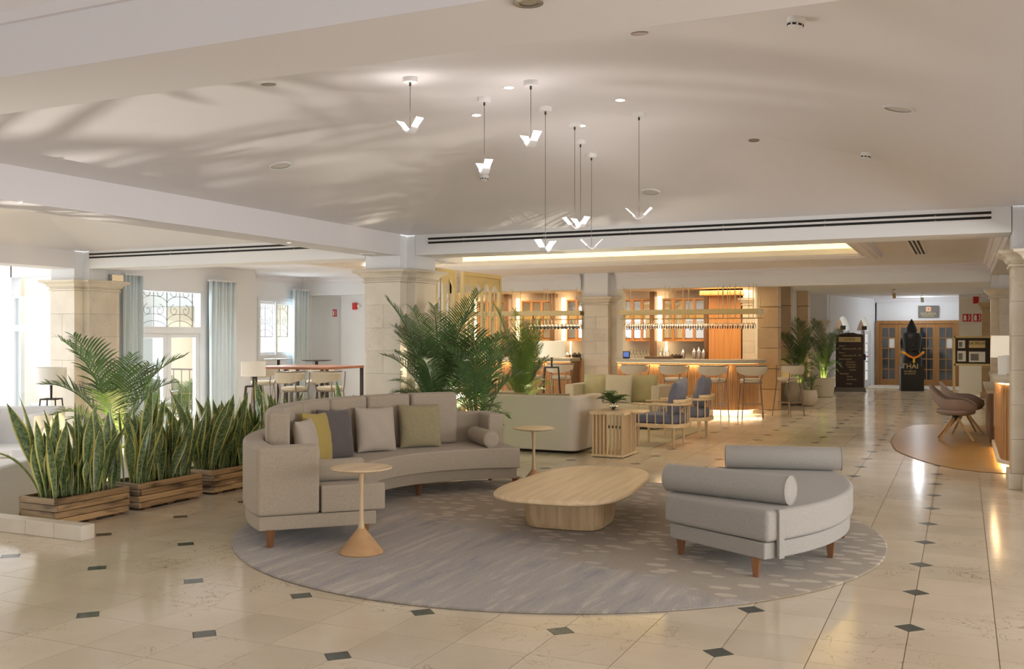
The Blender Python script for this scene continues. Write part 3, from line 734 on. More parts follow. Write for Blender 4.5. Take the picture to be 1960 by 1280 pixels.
# bar room shell and corridor
struct('wall_bar', MB().box(-12.9, -3.9, 22.6, 22.8, 0, 2.8).box(-12.9, -12.7, 19.2, 22.6, 0, 2.9), M_CREAMW)
struct('wall_corridor', MB().box(-4.1, -3.9, 21.5, 29.2, 0, 2.8), M_WALL)
A, B = Vector((-3.45, 29.2)), Vector((-2.5, 32.7))
def wseg(a, b, z0, z1, th=.15):
    d = (b-a).normalized(); n = Vector((-d.y, d.x))*th
    return MB().prism([(a.x, a.y), (b.x, b.y), (b.x+n.x, b.y+n.y), (a.x+n.x, a.y+n.y)], z0, z1)
struct('wall_corridor', wseg(A-Vector((.5, 0)), A, 0, 2.8, .1), M_WALL)
# angled wall with two arched glazed doors
dAB = (B-A); 
def ABp(f): return A+dAB*f
aw = MB()
def arch_wall():
    mb = MB(); d = dAB.normalized(); n = Vector((-d.y, d.x))*.18; L_ = dAB.length
    segs = [(0, .10), (.43, .57), (.90, 1.0)]
    for s, e in segs:
        a, b2 = ABp(s), ABp(e); m2 = wseg(a, b2, 0, 2.0, .18); mb.add(m2.v, m2.f)
    N = 14
    for (s, e) in ((.10, .43), (.57, .90)):
        for k in range(N):
            f0, f1 = k/N, (k+1)/N
            def zt(f): return 1.72+.42*(1-abs(2*f-1)**1.9)
            a, b2 = ABp(s+(e-s)*f0), ABp(s+(e-s)*f1)
            vs = [(a.x, a.y, zt(f0)), (b2.x, b2.y, zt(f1)), (b2.x, b2.y, 2.2), (a.x, a.y, 2.2)]
            vs += [(v[0]+n.x, v[1]+n.y, v[2]) for v in vs]
            mb.add(vs, [(0, 1, 2, 3), (7, 6, 5, 4), (0, 4, 5, 1), (3, 2, 6, 7)])
    m2 = wseg(A, B, 2.19, 2.8, .18); mb.add(m2.v, m2.f)
    for s, e in segs:
        m2 = wseg(ABp(s), ABp(e), 1.99, 2.2, .18); mb.add(m2.v, m2.f)
    return mb
struct('wall_angled', arch_wall(), M_WALL)
dn_ = dAB.normalized(); nn = Vector((-dn_.y, dn_.x))
for k, (s, e) in enumerate(((.10, .43), (.57, .90))):
    dd = None
    mb = MB(); a, b2 = ABp(s)+nn*.06, ABp(e)+nn*.06
    def bar(f0, f1, z0, z1, th=.05):
        p0, p1 = a+(b2-a)*f0, a+(b2-a)*f1; q_ = nn*th
        return mb.add(*(lambda m_: (m_.v, m_.f))(MB().prism([(p0.x, p0.y), (p1.x, p1.y), (p1.x+q_.x, p1.y+q_.y), (p0.x+q_.x, p0.y+q_.y)], z0, z1)))
    bar(0, .1, 0, 1.72); bar(.9, 1, 0, 1.72); bar(.1, .9, 1.62, 1.72); bar(.1, .9, 0, .2)
    for f in (.36, .63): bar(f-.012, f+.012, .2, 1.62, .036)
    for z in (.48, .77, 1.05, 1.33): bar(.1, .9, z-.02, z+.02, .03)
    dd = struct('door_%d' % (k+2), mb, M_FRAME)
    mb = MB(); p0, p1 = a, b2; q_ = nn*.06
    MB().prism([(p0.x+q_.x, p0.y+q_.y), (p1.x+q_.x, p1.y+q_.y), (p1.x+q_.x*1.1, p1.y+q_.y*1.1), (p0.x+q_.x*1.1, p0.y+q_.y*1.1)], .2, 2.14).build('pane', M_PANEG, dd)
    pc = a+(b2-a)*.5-nn*.05
    MB().tube([(pc.x-dn_.x*.35, pc.y-dn_.y*.35, .92), (pc.x+dn_.x*.35, pc.y+dn_.y*.35, .92)], .02, 6).build('push_bar', M_RED, dd)
    MB().taper(pc.x, pc.y, .0, 1.72, .05, .05).build('closing_post', M_STEEL, dd)
    MB().box(pc.x-.06, pc.x+.06, pc.y-.06, pc.y+.06, .82, 1.0).build('lock_box', M_BLACK, dd)
    MB().box(pc.x-.05, pc.x+.09, pc.y-.05, pc.y+.05, 1.74, 1.86).build('door_closer', M_BLACK, dd)
struct('wall_far', MB().box(-2.7, -2.46, 32.7, 32.9, 0, 2.8).box(-.1, .0, 32.7, 32.9, 0, 2.8).box(-2.5, 0, 32.7, 32.9, 2.03, 2.8), M_WALL)
struct('wall_far', MB().box(-.1, 3, 30.0, 30.2, 0, 2.8), M_CREAMW)
struct('wall_far', MB().box(-.1, .1, 30.2, 32.9, 0, 2.8), M_WALL)
cornice(-2.6, -.1, 32.7, 1, 2.72); cornice(-.1, 1.5, 30.0, 1, 2.72)
struct('floor', MB().box(-2.6, -.1, 30.6, 32.7, -.004, .03), M_STONE)
# room beyond the far doors
struct('wall_far', MB().box(-5, 3, 36, 36.2, 0, 3), M_DKBR)
struct('floor', MB().box(-5, 3, 35, 36, -.1, 0), M_DKBR)
struct('wall_near', MB().box(-14, 6.5, -6.6, -6.45, -.45, 3.1), M_WALL)
# near side and right side shell
struct('wall_right', MB().box(4.6, 4.8, 10, 35, 0, 3.1).box(1.3, 4.8, 20.1, 20.3, 0, 3.0).box(.9, 1.05, 20.3, 27.4, 0, 2.8).box(.8, 1.0, 27.4, 30, 0, 2.8), M_WALL)

# ================================================================== FURNITURE
# ---- round rug
rug = MB().lathe([(RUGR-.01, 0), (RUGR, .004), (RUGR, .010), (RUGR-.012, .014)], 128).build('round_rug', M_RUG, loc=(RUGC[0], RUGC[1], .0005))
tag(rug, 'large round grey and beige streaked wool rug under the lounge seating', 'rug')
RZ = .0145
tag(MB().box(-6.9, -3.97, 12.73, 16.6, .0005, .009).build('area_rug', M_RUG2), 'rectangular straw coloured rug under the far sofas and spindle armchairs', 'rug')

def tleg(name, m, par, x, y, z0, z1, w0=.033, w1=.05, ox=0, oy=0):
    return MB().taper(x, y, z0, z1, w0, w1, ox=ox, oy=oy).build(name, m, par, bevel=.003, seg=1)

def bolster(name, label, c, ang, L, r, m, group=None):
    t = thing(name, label, 'bolster', (c[0], c[1], c[2]), ang, group)
    pr = []
    for (x, rr) in ((-L/2, 0.0), (-L/2-.006, r*.5), (-L/2-.002, r*.86), (-L/2+.006, r*.97), (-L/2+.02, r)):
        pr.append((x, rr))
    pr = pr+[(L/2-.02, r)]+[(-a, b) for a, b in pr[:-1][::-1]]
    n = 32
    rings = [[(x, max(rr, .0005)*cos(2*pi*i/n), r+max(rr, .0005)*sin(2*pi*i/n)) for i in range(n)] for x, rr in pr]
    MB().loft(rings).build('cover', m, t, smooth=True)
    for s in (-1, 1):
        pts = [(s*(L/2-.004), (r*.985)*cos(2*pi*i/n), r+(r*.985)*sin(2*pi*i/n)) for i in range(n+1)]
        MB().tube(pts, .004, 6).build('piping', m, t, smooth=True)
    return t

def pillow(label, loc, face, lean, w, m, t=.15, roll=0, group=None, h=None, name='pillow', wr=.006):
    """standing square cushion; face = heading (deg) of its front, lean back in degrees"""
    h = h or w; n = 18; vs = []; fs = []
    rnd = random.Random(int(loc[0]*1000+loc[1]*77)); ph = [rnd.random()*6 for _ in range(6)]
    def P(u, v, s):
        e = (1-abs(u)**2.6)*(1-abs(v)**2.6)
        th = t/2*(max(e, 0)**.42)
        pin = 1-.055*(1-abs(u)**2)*(abs(v)**4); pin2 = 1-.055*(1-abs(v)**2)*(abs(u)**4)
        wv = wr*(sin(7*u+5*v+ph[0])+sin(11*v-4*u+ph[1])*.7+sin(17*u+ph[2])*.35)*max(e, 0)**.5
        return (u*w/2*pin2, -s*th-wv*s*.6, v*h/2*pin+h/2)
    for s in (1, -1):
        o = len(vs)
        for i in range(n+1):
            for j in range(n+1):
                u = sin((i/n-.5)*pi); v = sin((j/n-.5)*pi); vs.append(P(u, v, s))
        for i in range(n):
            for j in range(n):
                a = o+i*(n+1)+j; fs.append((a, a+1, a+n+2, a+n+1) if s < 0 else (a, a+n+1, a+n+2, a+1))
    me = bpy.data.meshes.new(name); me.from_pydata(vs, [], fs)
    bm = bmesh.new(); bm.from_mesh(me); bmesh.ops.remove_doubles(bm, verts=bm.verts, dist=.0004)
    bmesh.ops.recalc_face_normals(bm, faces=bm.faces)
    for f in bm.faces: f.smooth = True
    bm.to_mesh(me); bm.free(); me.materials.append(m)
    o = bpy.data.objects.new(name, me); COL.objects.link(o)
    # local -Y is the front
    o.matrix_world = Matrix.Translation(loc) @ Matrix.Rotation(R(face+90), 4, 'Z') @ Matrix.Rotation(R(-lean), 4, 'X') @ Matrix.Rotation(R(roll), 4, 'Y')
    return tag(o, label, 'pillow', group)

# ---- the curved sofa
SC = Vector((-3.47, 7.745)); RO, RI = 2.33, 1.44
sofa = thing('curved_sofa', 'large curved oatmeal fabric sofa with six back cushions and brown tapered legs', 'sofa', (SC.x, SC.y, RZ))
def pol(r, a): return (r*cos(a), r*sin(a))
A1, A0 = R(237.2), R(122.8); B1, B0 = R(244.7), R(115.3)
def arcpts(r, a0, a1, n): return [pol(r, a0+(a1-a0)*k/n) for k in range(n+1)]
O1, I1 = Vector(pol(RO, A1)), Vector(pol(RI, B1)); O0, I0 = Vector(pol(RO, A0)), Vector(pol(RI, B0))
e1 = (I1-O1).normalized(); m1 = Vector((-e1.y, e1.x));  m1 = m1 if m1.y > 0 else -m1
def mir(p): return Vector((p[0], -p[1]))
def shape_from_front(front_pts, ro, ri, a_o, a_i, n=30):
    pass
# base plinth
mb = MB(); rg = []
for k in range(41):
    f = k/40; o_ = Vector(pol(RO-.02, A0+.008+(A1-A0-.016)*f)); n_ = Vector(pol(RI+.02, B0+.012+(B1-B0-.024)*f))
    rg.append([(*o_, .125), (*o_, .232), (*n_, .232), (*n_, .125)])
mb.loft(rg).build('base', M_SOFA, sofa, bevel=.008, seg=2)
# shell with two returning arms
TH = .17; AL = (O1-I1).length*.5
f1 = O1+e1*AL; f2 = f1+m1*TH
# intersection of inner arm side with inner arc
ri_ = RO-TH
def arm_inner_hit():
    p = O1+m1*TH
    for k in range(400):
        q_ = p+e1*(k*.002)
        if q_.length < ri_: return q_
hit = arm_inner_hit(); ha = atan2(hit.y, hit.x) % (2*pi)
def strip(pairs, z0, z1):
    return MB().loft([[(*a, z0), (*a, z1), (*b2, z1), (*b2, z0)] for a, b2 in pairs])
NS = 40
sp = [(tuple(f1), tuple(f2))]+[(pol(RO, A1+(A0-A1)*k/NS), pol(ri_, ha+(2*pi-2*ha)*k/NS) if 0 < k < NS else (tuple(hit) if k == 0 else tuple(mir(hit)))) for k in range(NS+1)]+[(tuple(mir(f1)), tuple(mir(f2)))]
strip(sp, .235, .75).build('shell_with_arms', M_SOFA, sofa, bevel=.028, seg=4)
# seat
g = .012
s1 = f1+e1*g; s2 = I1+e1*.045; c3 = f1+m1*(TH+g)+e1*g; h2 = hit+m1*g
bi = [pol(RI-.045, B1-.012+(B0-B1+.024)*k/44) for k in range(45)]
so_ = [pol(ri_-.004, ha-.02+(2*pi-2*ha+.04)*k/38) for k in range(39)]
pr_ = [(tuple(s1), tuple(s2)), (tuple(c3), bi[2]), (tuple(h2), bi[3])]+[(so_[k], bi[3+k]) for k in range(1, 38)]+[(tuple(mir(h2)), bi[41]), (tuple(mir(c3)), bi[42]), (tuple(mir(s1)), tuple(mir(s2)))]
strip(pr_, .237, .44).build('seat', M_SOFA, sofa, bevel=.026, seg=4)
for k in range(6):
    a0 = R(134+15.35*k)+.004; a1 = R(134+15.35*(k+1))-.004
    rr0, rr1 = 1.975, RO-TH-.004
    P = arcpts(rr1, a0, a1, 6)+arcpts(rr0, a1, a0, 6)
    c = Vector(pol(2.06, (a0+a1)/2)); P = [(p[0]-c.x, p[1]-c.y) for p in P]
    MB().prism(P, 0, .535).build('back_cushion', M_SOFA, sofa, bevel=.038, seg=4, loc=(c.x, c.y, .44))
for a, r in ((237, RO-.1), (243.5, RI+.12), (208, RO-.1), (205, RI+.12), (180, RO-.1), (152, RO-.1), (155, RI+.12), (123, RO-.1), (116.5, RI+.12)):
    x, y = pol(r, R(a)); tleg('leg', M_BROWN, sofa, x, y, 0, .13, .034, .058)
zt = RZ+.44
def onsofa(a, r): return (SC.x+r*cos(R(a)), SC.y+r*sin(R(a)), zt)
pillow('light beige pillow partly behind the mustard pillow on the curved sofa', onsofa(209.5, 1.80), 20, 10, .43, M_BEIGEP)
pillow('mustard yellow pillow on the curved sofa', onsofa(199, 1.79), 10, 10, .46, M_MUST, roll=4)
pillow('dark taupe grey pillow on the curved sofa', onsofa(186.5, 1.78), -4, 10, .46, M_GREYP, roll=3)
pillow('light beige wrinkled pillow between the taupe and olive ones', onsofa(167, 1.77), -25, 11, .44, M_BEIGEP, roll=2)
pillow('olive beige textured pillow nearest the sofa far arm', onsofa(149.5, 1.77), -42, 11, .44, M_OLIVE, roll=1)
mid = (O1+I1)/2
bc = mid+m1*.265+e1*.10
bolster('bolster_cushion', 'oatmeal bolster behind the near arm of the curved sofa', (SC.x+bc.x, SC.y+bc.y, zt), atan2(e1.y, e1.x), .58, .085, M_SOFA)
bc2 = mir(bc); e2 = mir(e1)
bolster('bolster_cushion', 'oatmeal bolster lying at the far arm of the curved sofa', (SC.x+bc2.x, SC.y+bc2.y, zt), atan2(e2.y, e2.x), .58, .085, M_SOFA)

# ---- half-moon bench
BC = Vector((-2.82, 7.65)); RB = 2.05
bench = thing('half_moon_bench', 'light grey half moon bench at the right of the round rug', 'bench', (BC.x, BC.y, RZ))
ix, iy, oxx, oy = .904, .77, 1.65, 1.21
def bshape(dl, dr=0):
    # dl: outward growth
    a = atan2(oy, oxx); P = arcpts(RB+dl, -a, a, 34)
    q0 = Vector((ix, iy)); q1 = Vector((oxx, oy)); ee = (q1-q0).normalized(); nn_ = Vector((-ee.y, ee.x))*dl
    q0 = q0+nn_-Vector((dl, 0)); 
    return P+[(q0.x, q0.y), (q0.x, -q0.y)]
MB().prism(bshape(0), .125, .235).build('base', M_BENCH, bench, bevel=.012, seg=3)
MB().prism(bshape(.022), .24, .445).build('seat', M_BENCH, bench, bevel=.03, seg=4)
for s in (1, -1):
    for (x, y) in ((ix+.07, iy-.05), (oxx-.06, oy-.06), (1.965, .37)): tleg('leg', M_BROWN, bench, x, s*y, 0, .128, .034, .06)
    # strap that runs round the bolster and down the outside
    ang = s*R(33.0)
    for da in (-.012, .012):
        pass
    p = [(cos(ang+da)*(RB+rr), sin(ang+da)*(RB+rr)) for da, rr in ((-.012, .016), (.012, .016), (.012, .042), (-.012, .042))]
    MB().prism(p, .13, .45).build('strap', M_BENCH, bench, bevel=.004, seg=2)
zb = RZ+.445
bolster('bolster_cushion', 'light grey bolster at the near end of the half moon bench', (-1.50, 6.865, zb), R(-16), .95, .098, M_BENCH)
bolster('bolster_cushion', 'light grey bolster at the far end of the half moon bench', (-1.385, 8.50, zb), R(14), .95, .098, M_BENCH)

# ---- coffee table
ct = thing('coffee_table', 'low pale oak coffee table with rounded rectangular top', 'coffee table', (-2.95, 7.80, RZ), R(3.5))
def superel(a, b, n, N=72, taper=0):
    P = []
    for k in range(N):
        t_ = 2*pi*k/N; c, s_ = cos(t_), sin(t_)
        x = a*abs(c)**(2/n)*(1 if c >= 0 else -1); y = b*abs(s_)**(2/n)*(1 if s_ >= 0 else -1)
        P.append((x*(1-taper*y/b), y))
    return P
rings = []
for d, z in ((-.05, .292), (-.018, .297), (-.002, .310), (0, .322), (-.008, .336), (-.022, .343), (-.05, .345)):
    rings.append([(x*(1+d/.53), y*(1+d/1.05), z) for x, y in superel(.53, 1.02, 3.1, taper=.11)])
MB().loft(rings).build('table_top', M_OAKX, ct, smooth=True)
rings = []
for s_, z in ((.86, 0), (.93, .012), (.97, .05), (1.0, .12), (1.01, .2), (1.01, .293)):
    rings.append([(x*s_-.045, y*s_-.13, z) for x, y in superel(.345, .33, 4.2, 96)])
# pedestal staves
N = 96
outer = rings; staves = 24; per = N//staves
for k in range(staves):
    rr = []
    for rg in outer:
        seg_ = [rg[(k*per+i) % N] for i in range(per+1)]
        inn = [((x+.045)*.88-.045, (y+.13)*.88-.13, z) for x, y, z in seg_][::-1]
        rr.append(seg_+inn)
    MB().loft(rr).build('stave', M_OAKZ, ct, smooth=True)

# ---- pedestal side tables
def side_table(label, loc):
    t = thing('pedestal_side_table', label, 'side table', loc)
    MB().lathe([(.0, .588), (.10, .588), (.17, .597), (.215, .609), (.222, .616), (.219, .622), (.0, .623)], 48).build('table_top', M_OAKX, t, smooth=True)
    MB().lathe([(.0, 0), (.158, 0), (.163, .006), (.150, .022), (.10, .085), (.045, .155), (.026, .178), (.0, .18)], 48).build('base', wood('honey oak', (.52, .31, .15), (.42, .24, .11), .4, axis=0, scale=.5), t, smooth=True)
    MB().lathe([(.026, .175), (.0175, .235), (.015, .36), (.016, .5), (.021, .56), (.03, .59)], 20).build('stem', M_OAKZ, t, smooth=True)
    return t
t1 = side_table('round oak pedestal table in front of the curved sofa near arm', (-3.975, 6.02, RZ))
t2 = side_table('round oak pedestal table beyond the curved sofa far end', (-4.10, 9.46, 0))

# ---- planters
def planter(label, x0, x1, y0, y1, nrow, zf=0.):
    t = thing('wooden_planter', label, 'planter', ((x0+x1)/2, (y0+y1)/2, zf)); w, l = x1-x0, y1-y0; th = .024; h = .052
    for k in range(nrow):
        z0 = .022+k*(h+.0045); j = (k*7 % 3)*.0015
        for s in (1, -1):
            inset = 0 if k % 2 else th
            MB().box(s*(w/2-th), s*(w/2)+s*j, -l/2+inset, l/2-inset, z0, z0+h).build('plank', M_PLANK, t, bevel=.003, seg=1)
            i2 = th if k % 2 else 0
            MB().box(-w/2+i2, w/2-i2, s*(l/2-th), s*(l/2)+s*j*.6, z0, z0+h).build('plank', M_PLANKX, t, bevel=.003, seg=1)
    for y in (-l/2+.12, 0, l/2-.12): MB().box(-w/2+.02, w/2-.02, y-.04, y+.04, 0, .022).build('runner', M_DKBR, t)
    ztop = .022+nrow*(h+.0045)
    MB().box(-w/2+th, w/2-th, -l/2+th, l/2-th, .03, ztop-.028).build('soil', M_SOIL, t)
    return ztop
def snake_leaf_mesh(hh, w, bend, twist, curl=0, seed=0):
    rnd = random.Random(seed); n = 12; m_ = 4; vs = []; fs = []; uvs = []
    p = Vector((0, 0, 0)); th = bend*.25; dz = hh/n
    for k in range(n+1):
        f = k/n
        ww = w*(.34+.66*sin(min(1, f/.6)*pi/2)**1.3)*(1 if f < .62 else max(.02, 1-((f-.62)/.38)**1.7))
        tw = twist*f; c = Vector((cos(tw), sin(tw), 0))
        dirv = Vector((sin(th)*1, 0, cos(th)))
        nrm = Vector((-sin(tw), cos(tw), 0))
        for i in range(m_+1):
            u = i/m_-.5
            vs.append(tuple(p+c*(u*ww)+nrm*((4*u*u-1)*-ww*.16))); uvs.append((i/m_, f))
        p = p+dirv*dz; th += bend/n*1.2+curl*f*f/n*4
    for k in range(n):
        for i in range(m_):
            a = k*(m_+1)+i; fs.append((a, a+1, a+m_+2, a+m_+1))
    me = bpy.data.meshes.new('leaf'); me.from_pydata(vs, [], fs)
    ul = me.uv_layers.new(name='UVMap')
    for lp in me.loops: ul.data[lp.index].uv = uvs[lp.vertex_index]
    me.polygons.foreach_set('use_smooth', [True]*len(me.polygons)); me.materials.append(M_SNAKE)
    return me
rl_ = random.Random(11)
LEAVES = [snake_leaf_mesh(.48+.32*(k % 5)/4+rl_.uniform(-.03, .03), .072+.026*rl_.random(), rl_.uniform(-.12, .34), rl_.uniform(-2.0, 2.0), 0, k) for k in range(14)]
DROOP = snake_leaf_mesh(.80, .034, .9, .4, 1.3, 99)
def snakes(label, x0, x1, y0, y1, z, nclump, hs=1.0, group=None):
    for c in range(nclump):
        cy = y0+(y1-y0)*(c+.5)/nclump; cx = (x0+x1)/2+rl_.uniform(-.06, .06)
        p = thing('snake_plant', label % ('near end of', 'near middle of', 'far middle of', 'far end of')[c], 'plant', (cx, cy, z), 0, group)
        n = 17
        for k in range(n):
            o = bpy.data.objects.new('leaf', rl_.choice(LEAVES)); COL.objects.link(o); o.parent = p
            lx = rl_.uniform(-.14, .14)-(0 if abs(cx-(x0+x1)/2) < .05 else (cx-(x0+x1)/2)); ly = rl_.uniform(-.5, .5)*(y1-y0)/nclump
            o.location = (lx, ly, -.01)
            az = atan2(ly, lx)+rl_.uniform(-.8, .8)
            o.rotation_euler = (rl_.uniform(-.10, .10), rl_.uniform(-.10, .12), az)
            sc = hs*rl_.uniform(.70, 1.15); o.scale = (1.18, 1.18, sc)
PL = [('nearest weathered wooden planter beside the marble curb', -7.22, -6.78, 5.76, 6.545, 4),
      ('second weathered wooden planter with dark stained planks', -7.22, -6.78, 6.66, 7.47, 4),
      ('third weathered wooden planter partly behind the curved sofa', -7.22, -6.78, 7.62, 8.42, 4),
      ('fourth weathered wooden planter hidden behind the curved sofa', -7.22, -6.78, 8.56, 9.36, 4),
      ('fifth weathered wooden planter far behind the curved sofa', -7.22, -6.78, 9.50, 10.3, 4)]
for k, (lab, x0, x1, y0, y1, nr) in enumerate(PL):
    zt_ = planter(lab, x0, x1, y0, y1, nr)
    w_ = ['nearest', 'second', 'third', 'fourth', 'fifth'][k]
    snakes('upright yellow edged snake plant at the %%s the %s wooden planter' % w_, x0+.06, x1-.06, y0+.06, y1-.06, zt_-.03, 4, .98 if k < 4 else .9, 'snake plants in the %s planter' % w_)
dp = thing('snake_plant', 'snake plant leaf arching out low to the left of the nearest planter', 'plant', (-7.08, 5.86, .22))
o = bpy.data.objects.new('leaf', DROOP); COL.objects.link(o); o.parent = dp; o.rotation_euler = (0, .1, R(215))
for sx_ in (1,):
    o = bpy.data.objects.new('leaf', LEAVES[4]); COL.objects.link(o); o.parent = dp; o.location = (.03, .03, 0); o.rotation_euler = (0, .25, R(200)); o.scale = (1.2, 1.2, 1.05)

# ---- palms
def frond_mesh(L, up, arch, nl, ll, droop, lw=.016, stem=.38, seed=0, m=None, twist=.0):
    rnd = random.Random(seed); mb = MB(); pts = []; th = up; p = Vector((0, 0, 0)); n = 22
    for k in range(n+1):
        pts.append((p.copy(), th)); p = p+Vector((sin(th), 0, cos(th)))*(L/n); th += arch/n*(.3+1.4*k/n)
    mb.tube([q_[0] for q_ in pts], [.009*(1-.75*k/n)+.0015 for k in range(n+1)], 5)
    for k in range(nl):
        f = stem+(1-stem)*k/(nl-1); i = min(n-1, int(f*n)); fr = f*n-i
        c = pts[i][0].lerp(pts[i+1][0], fr); t_ = pts[i][1]
        fwd = Vector((sin(t_), 0, cos(t_))); nor = Vector((-cos(t_), 0, sin(t_)))
        g_ = (f-stem)/(1-stem); lng = ll*(.45+.75*sin(pi*min(1, g_*1.02+.12)))*(1 if g_ < .85 else .8)
        for s in (1, -1):
            side = Vector((0, s, 0)); a = rnd.uniform(.45, .7)+.5*(1-g_)*.4
            d = (side*cos(.75-.35*(1-g_))+fwd*sin(.75-.35*(1-g_))+nor*rnd.uniform(.10, .35)).normalized()
            q0_ = c; vs = []; w = lw*rnd.uniform(.85, 1.2); acc = Vector(q0_); dd = d.copy(); m_ = 4
            wd = fwd.cross(nor) if False else (fwd-d*fwd.dot(d)).normalized()
            for j in range(m_+1):
                jj = j/m_; hw = w*(sin(pi*min(1, .12+jj*.88))**.6 if jj < 1 else .05)
                vs += [tuple(acc-wd*hw), tuple(acc+wd*hw)]
                acc = acc+dd*(lng/m_); dd = (dd+Vector((0, 0, -droop*(.25+jj)*.55))).normalized()
            mb.add(vs, [(2*j, 2*j+1, 2*j+3, 2*j+2) for j in range(m_)])
    me = bpy.data.meshes.new('frond'); me.from_pydata(mb.v, [], mb.f)
    me.polygons.foreach_set('use_smooth', [True]*len(me.polygons)); me.materials.append(m or M_LEAF)
    return me
KEN = [frond_mesh(1.0, .10+.12*k, .95+.22*k, 24+k, .27, .40, .0085, .40, k) for k in range(5)]
ARE = [frond_mesh(1.0, .08+.10*k, .75+.25*k, 44, .20, .32, .0045, .33, 10+k) for k in range(5)]
AREB = [frond_mesh(1.0, .05+.09*k, .7+.22*k, 42, .20, .32, .0048, .36, 20+k, M_LEAFY) for k in range(5)]
def palm(label, loc, h, nf, kind, spread=1.0, pot=None, low=.45, seed=0, group=None, fat=1.0, hmul=None):
    rnd = random.Random(seed); t = thing('potted_palm', label, 'plant', loc, 0, group)
    z0 = 0
    if pot:
        r, ph, shp = pot; z0 = ph-.06
        if shp == 'round': pr = [(0, 0), (r*.55, 0), (r*.82, ph*.12), (r, ph*.42), (r*.98, ph*.68), (r*.86, ph*.95), (r*.84, ph), (r*.76, ph), (r*.76, ph-.06), (0, ph-.06)]
        else: pr = [(0, 0), (r*.74, 0), (r*.8, ph*.03), (r*.93, ph*.55), (r, ph), (r*.93, ph), (r*.9, ph-.06), (0, ph-.06)]
        MB().lathe(pr, 36).build('pot', M_POT, t, smooth=True)
        MB().lathe([(r*.76, ph-.075), (r*.5, ph-.045), (0, ph-.04)], 20).build('soil', M_SOIL, t)
    for k in range(nf):
        f = k/max(1, nf-1); idx = min(4, int((1-f)*4.99*spread)) if spread <= 1 else min(4, int((1-f)*5))
        me = kind[max(0, min(4, idx+rnd.choice((-1, 0, 0, 1))))]
        o = bpy.data.objects.new('frond', me); COL.objects.link(o); o.parent = t
        a = k*2.4+rnd.uniform(-.4, .4); rr = .06*rnd.random()
        o.location = (rr*cos(a), rr*sin(a), z0-.01)
        s_ = (h-z0)*(low+(1-low)*f)*rnd.uniform(.92, 1.12)
        o.rotation_euler = (rnd.uniform(-.08, .08), rnd.uniform(-.08, .08), a); o.scale = (s_*fat, s_*fat, s_)
    n = 9 if nf > 12 else 5
    for k in range(n):
        a = rnd.uniform(0, 6.3); q_ = .05; L_ = (h-z0)*rnd.uniform(.3, .5)
        MB().tube([(q_*cos(a), q_*sin(a), z0-.02), (q_*1.6*cos(a), q_*1.6*sin(a), z0+L_*.5), (q_*2.8*cos(a), q_*2.8*sin(a), z0+L_)], [.014, .011, .007], 6).build('stem', M_STEM, t, smooth=True)
    return t
p = D(222, 760, 14.2); palm('tall airy palm lit from below beside the left stone pillar', (p.x, p.y, -.45), 2.25, 18, KEN, 1, (.24, .42, 'tall'), .42, 3, fat=.85)
p = D(836, 760, 12.6); palm('tall dark green feathery palm just right of the central pillar', (p.x, p.y, 0), 2.2, 28, ARE, 1, (.24, .42, 'tall'), .45, 5, fat=.85)
p = D(912, 760, 12.0); palm('broad leaved palm in front of the gold lattice, left of the pale sofa back', (p.x, p.y, 0), 1.85, 15, KEN, 1, (.2, .38, 'tall'), .4, 8, fat=.72)
p = D(1000, 760, 15.2); palm('bright green feathery palm right of the gold lattice, before the bar', (p.x, p.y, 0), 2.05, 26, AREB, 1, (.24, .4, 'tall'), .5, 12, fat=.6)
p = G(1528, 776); palm('palm in the large round cream pot beside the corridor piers', (p.x-.05, p.y+.35, 0), 2.2, 15, KEN, 1, (.32, .52, 'round'), .42, 14, fat=.52)
p = G(1574, 760); palm('palm in the bowl shaped cream pot farther along the corridor', (p.x, p.y+.2, 0), 2.1, 15, KEN, 1, (.30, .50, 'bowl'), .45, 17, fat=.50)
p = G(1541, 777); palm('small round cream pot with a low palm beside the large round pot', (p.x+.06, p.y+.1, 0), .95, 8, KEN, 1, (.2, .36, 'round'), .5, 19, fat=.8)
palm('broad leaved palm on the lower floor just outside the left of the picture', (-8.05, 4.5, -.45), 1.7, 8, [frond_mesh(1.0, .12+.16*k, .8, 8, .5, .15, .020, .45, 60+k) for k in range(5)], 1, (.22, .4, 'tall'), .6, 31, fat=1.0)
spot('palm_uplight', (-8.75, 4.25, -.15), Vector((-.60, -.12, -.80)).to_track_quat('Z', 'Y').to_euler(), 480, (1, .92, .80), 72, .4, .02)
# uplights hidden in the pots
p = D(222, 760, 14.0); point('palm_uplight', (p.x+.2, p.y-.25, .05), 60, (1, .76, .38), .03)
p = D(880, 760, 12.2); spot('palm_uplight', (p.x-.25, 11.28, .32), (R(180+8), 0, 0), 170, (1, .88, .68), 120, .5, .015)
p = D(1000, 760, 15.2); point('palm_uplight', (p.x+.15, p.y+.1, .45), 16, (1, .88, .52), .03)
p = G(1528, 776); point('palm_uplight', (p.x-.02, p.y+.2, .47), 14, (1, .84, .42), .03)
p = G(1574, 760); point('palm_uplight', (p.x, p.y+.05, .46), 14, (1, .84, .42), .03)

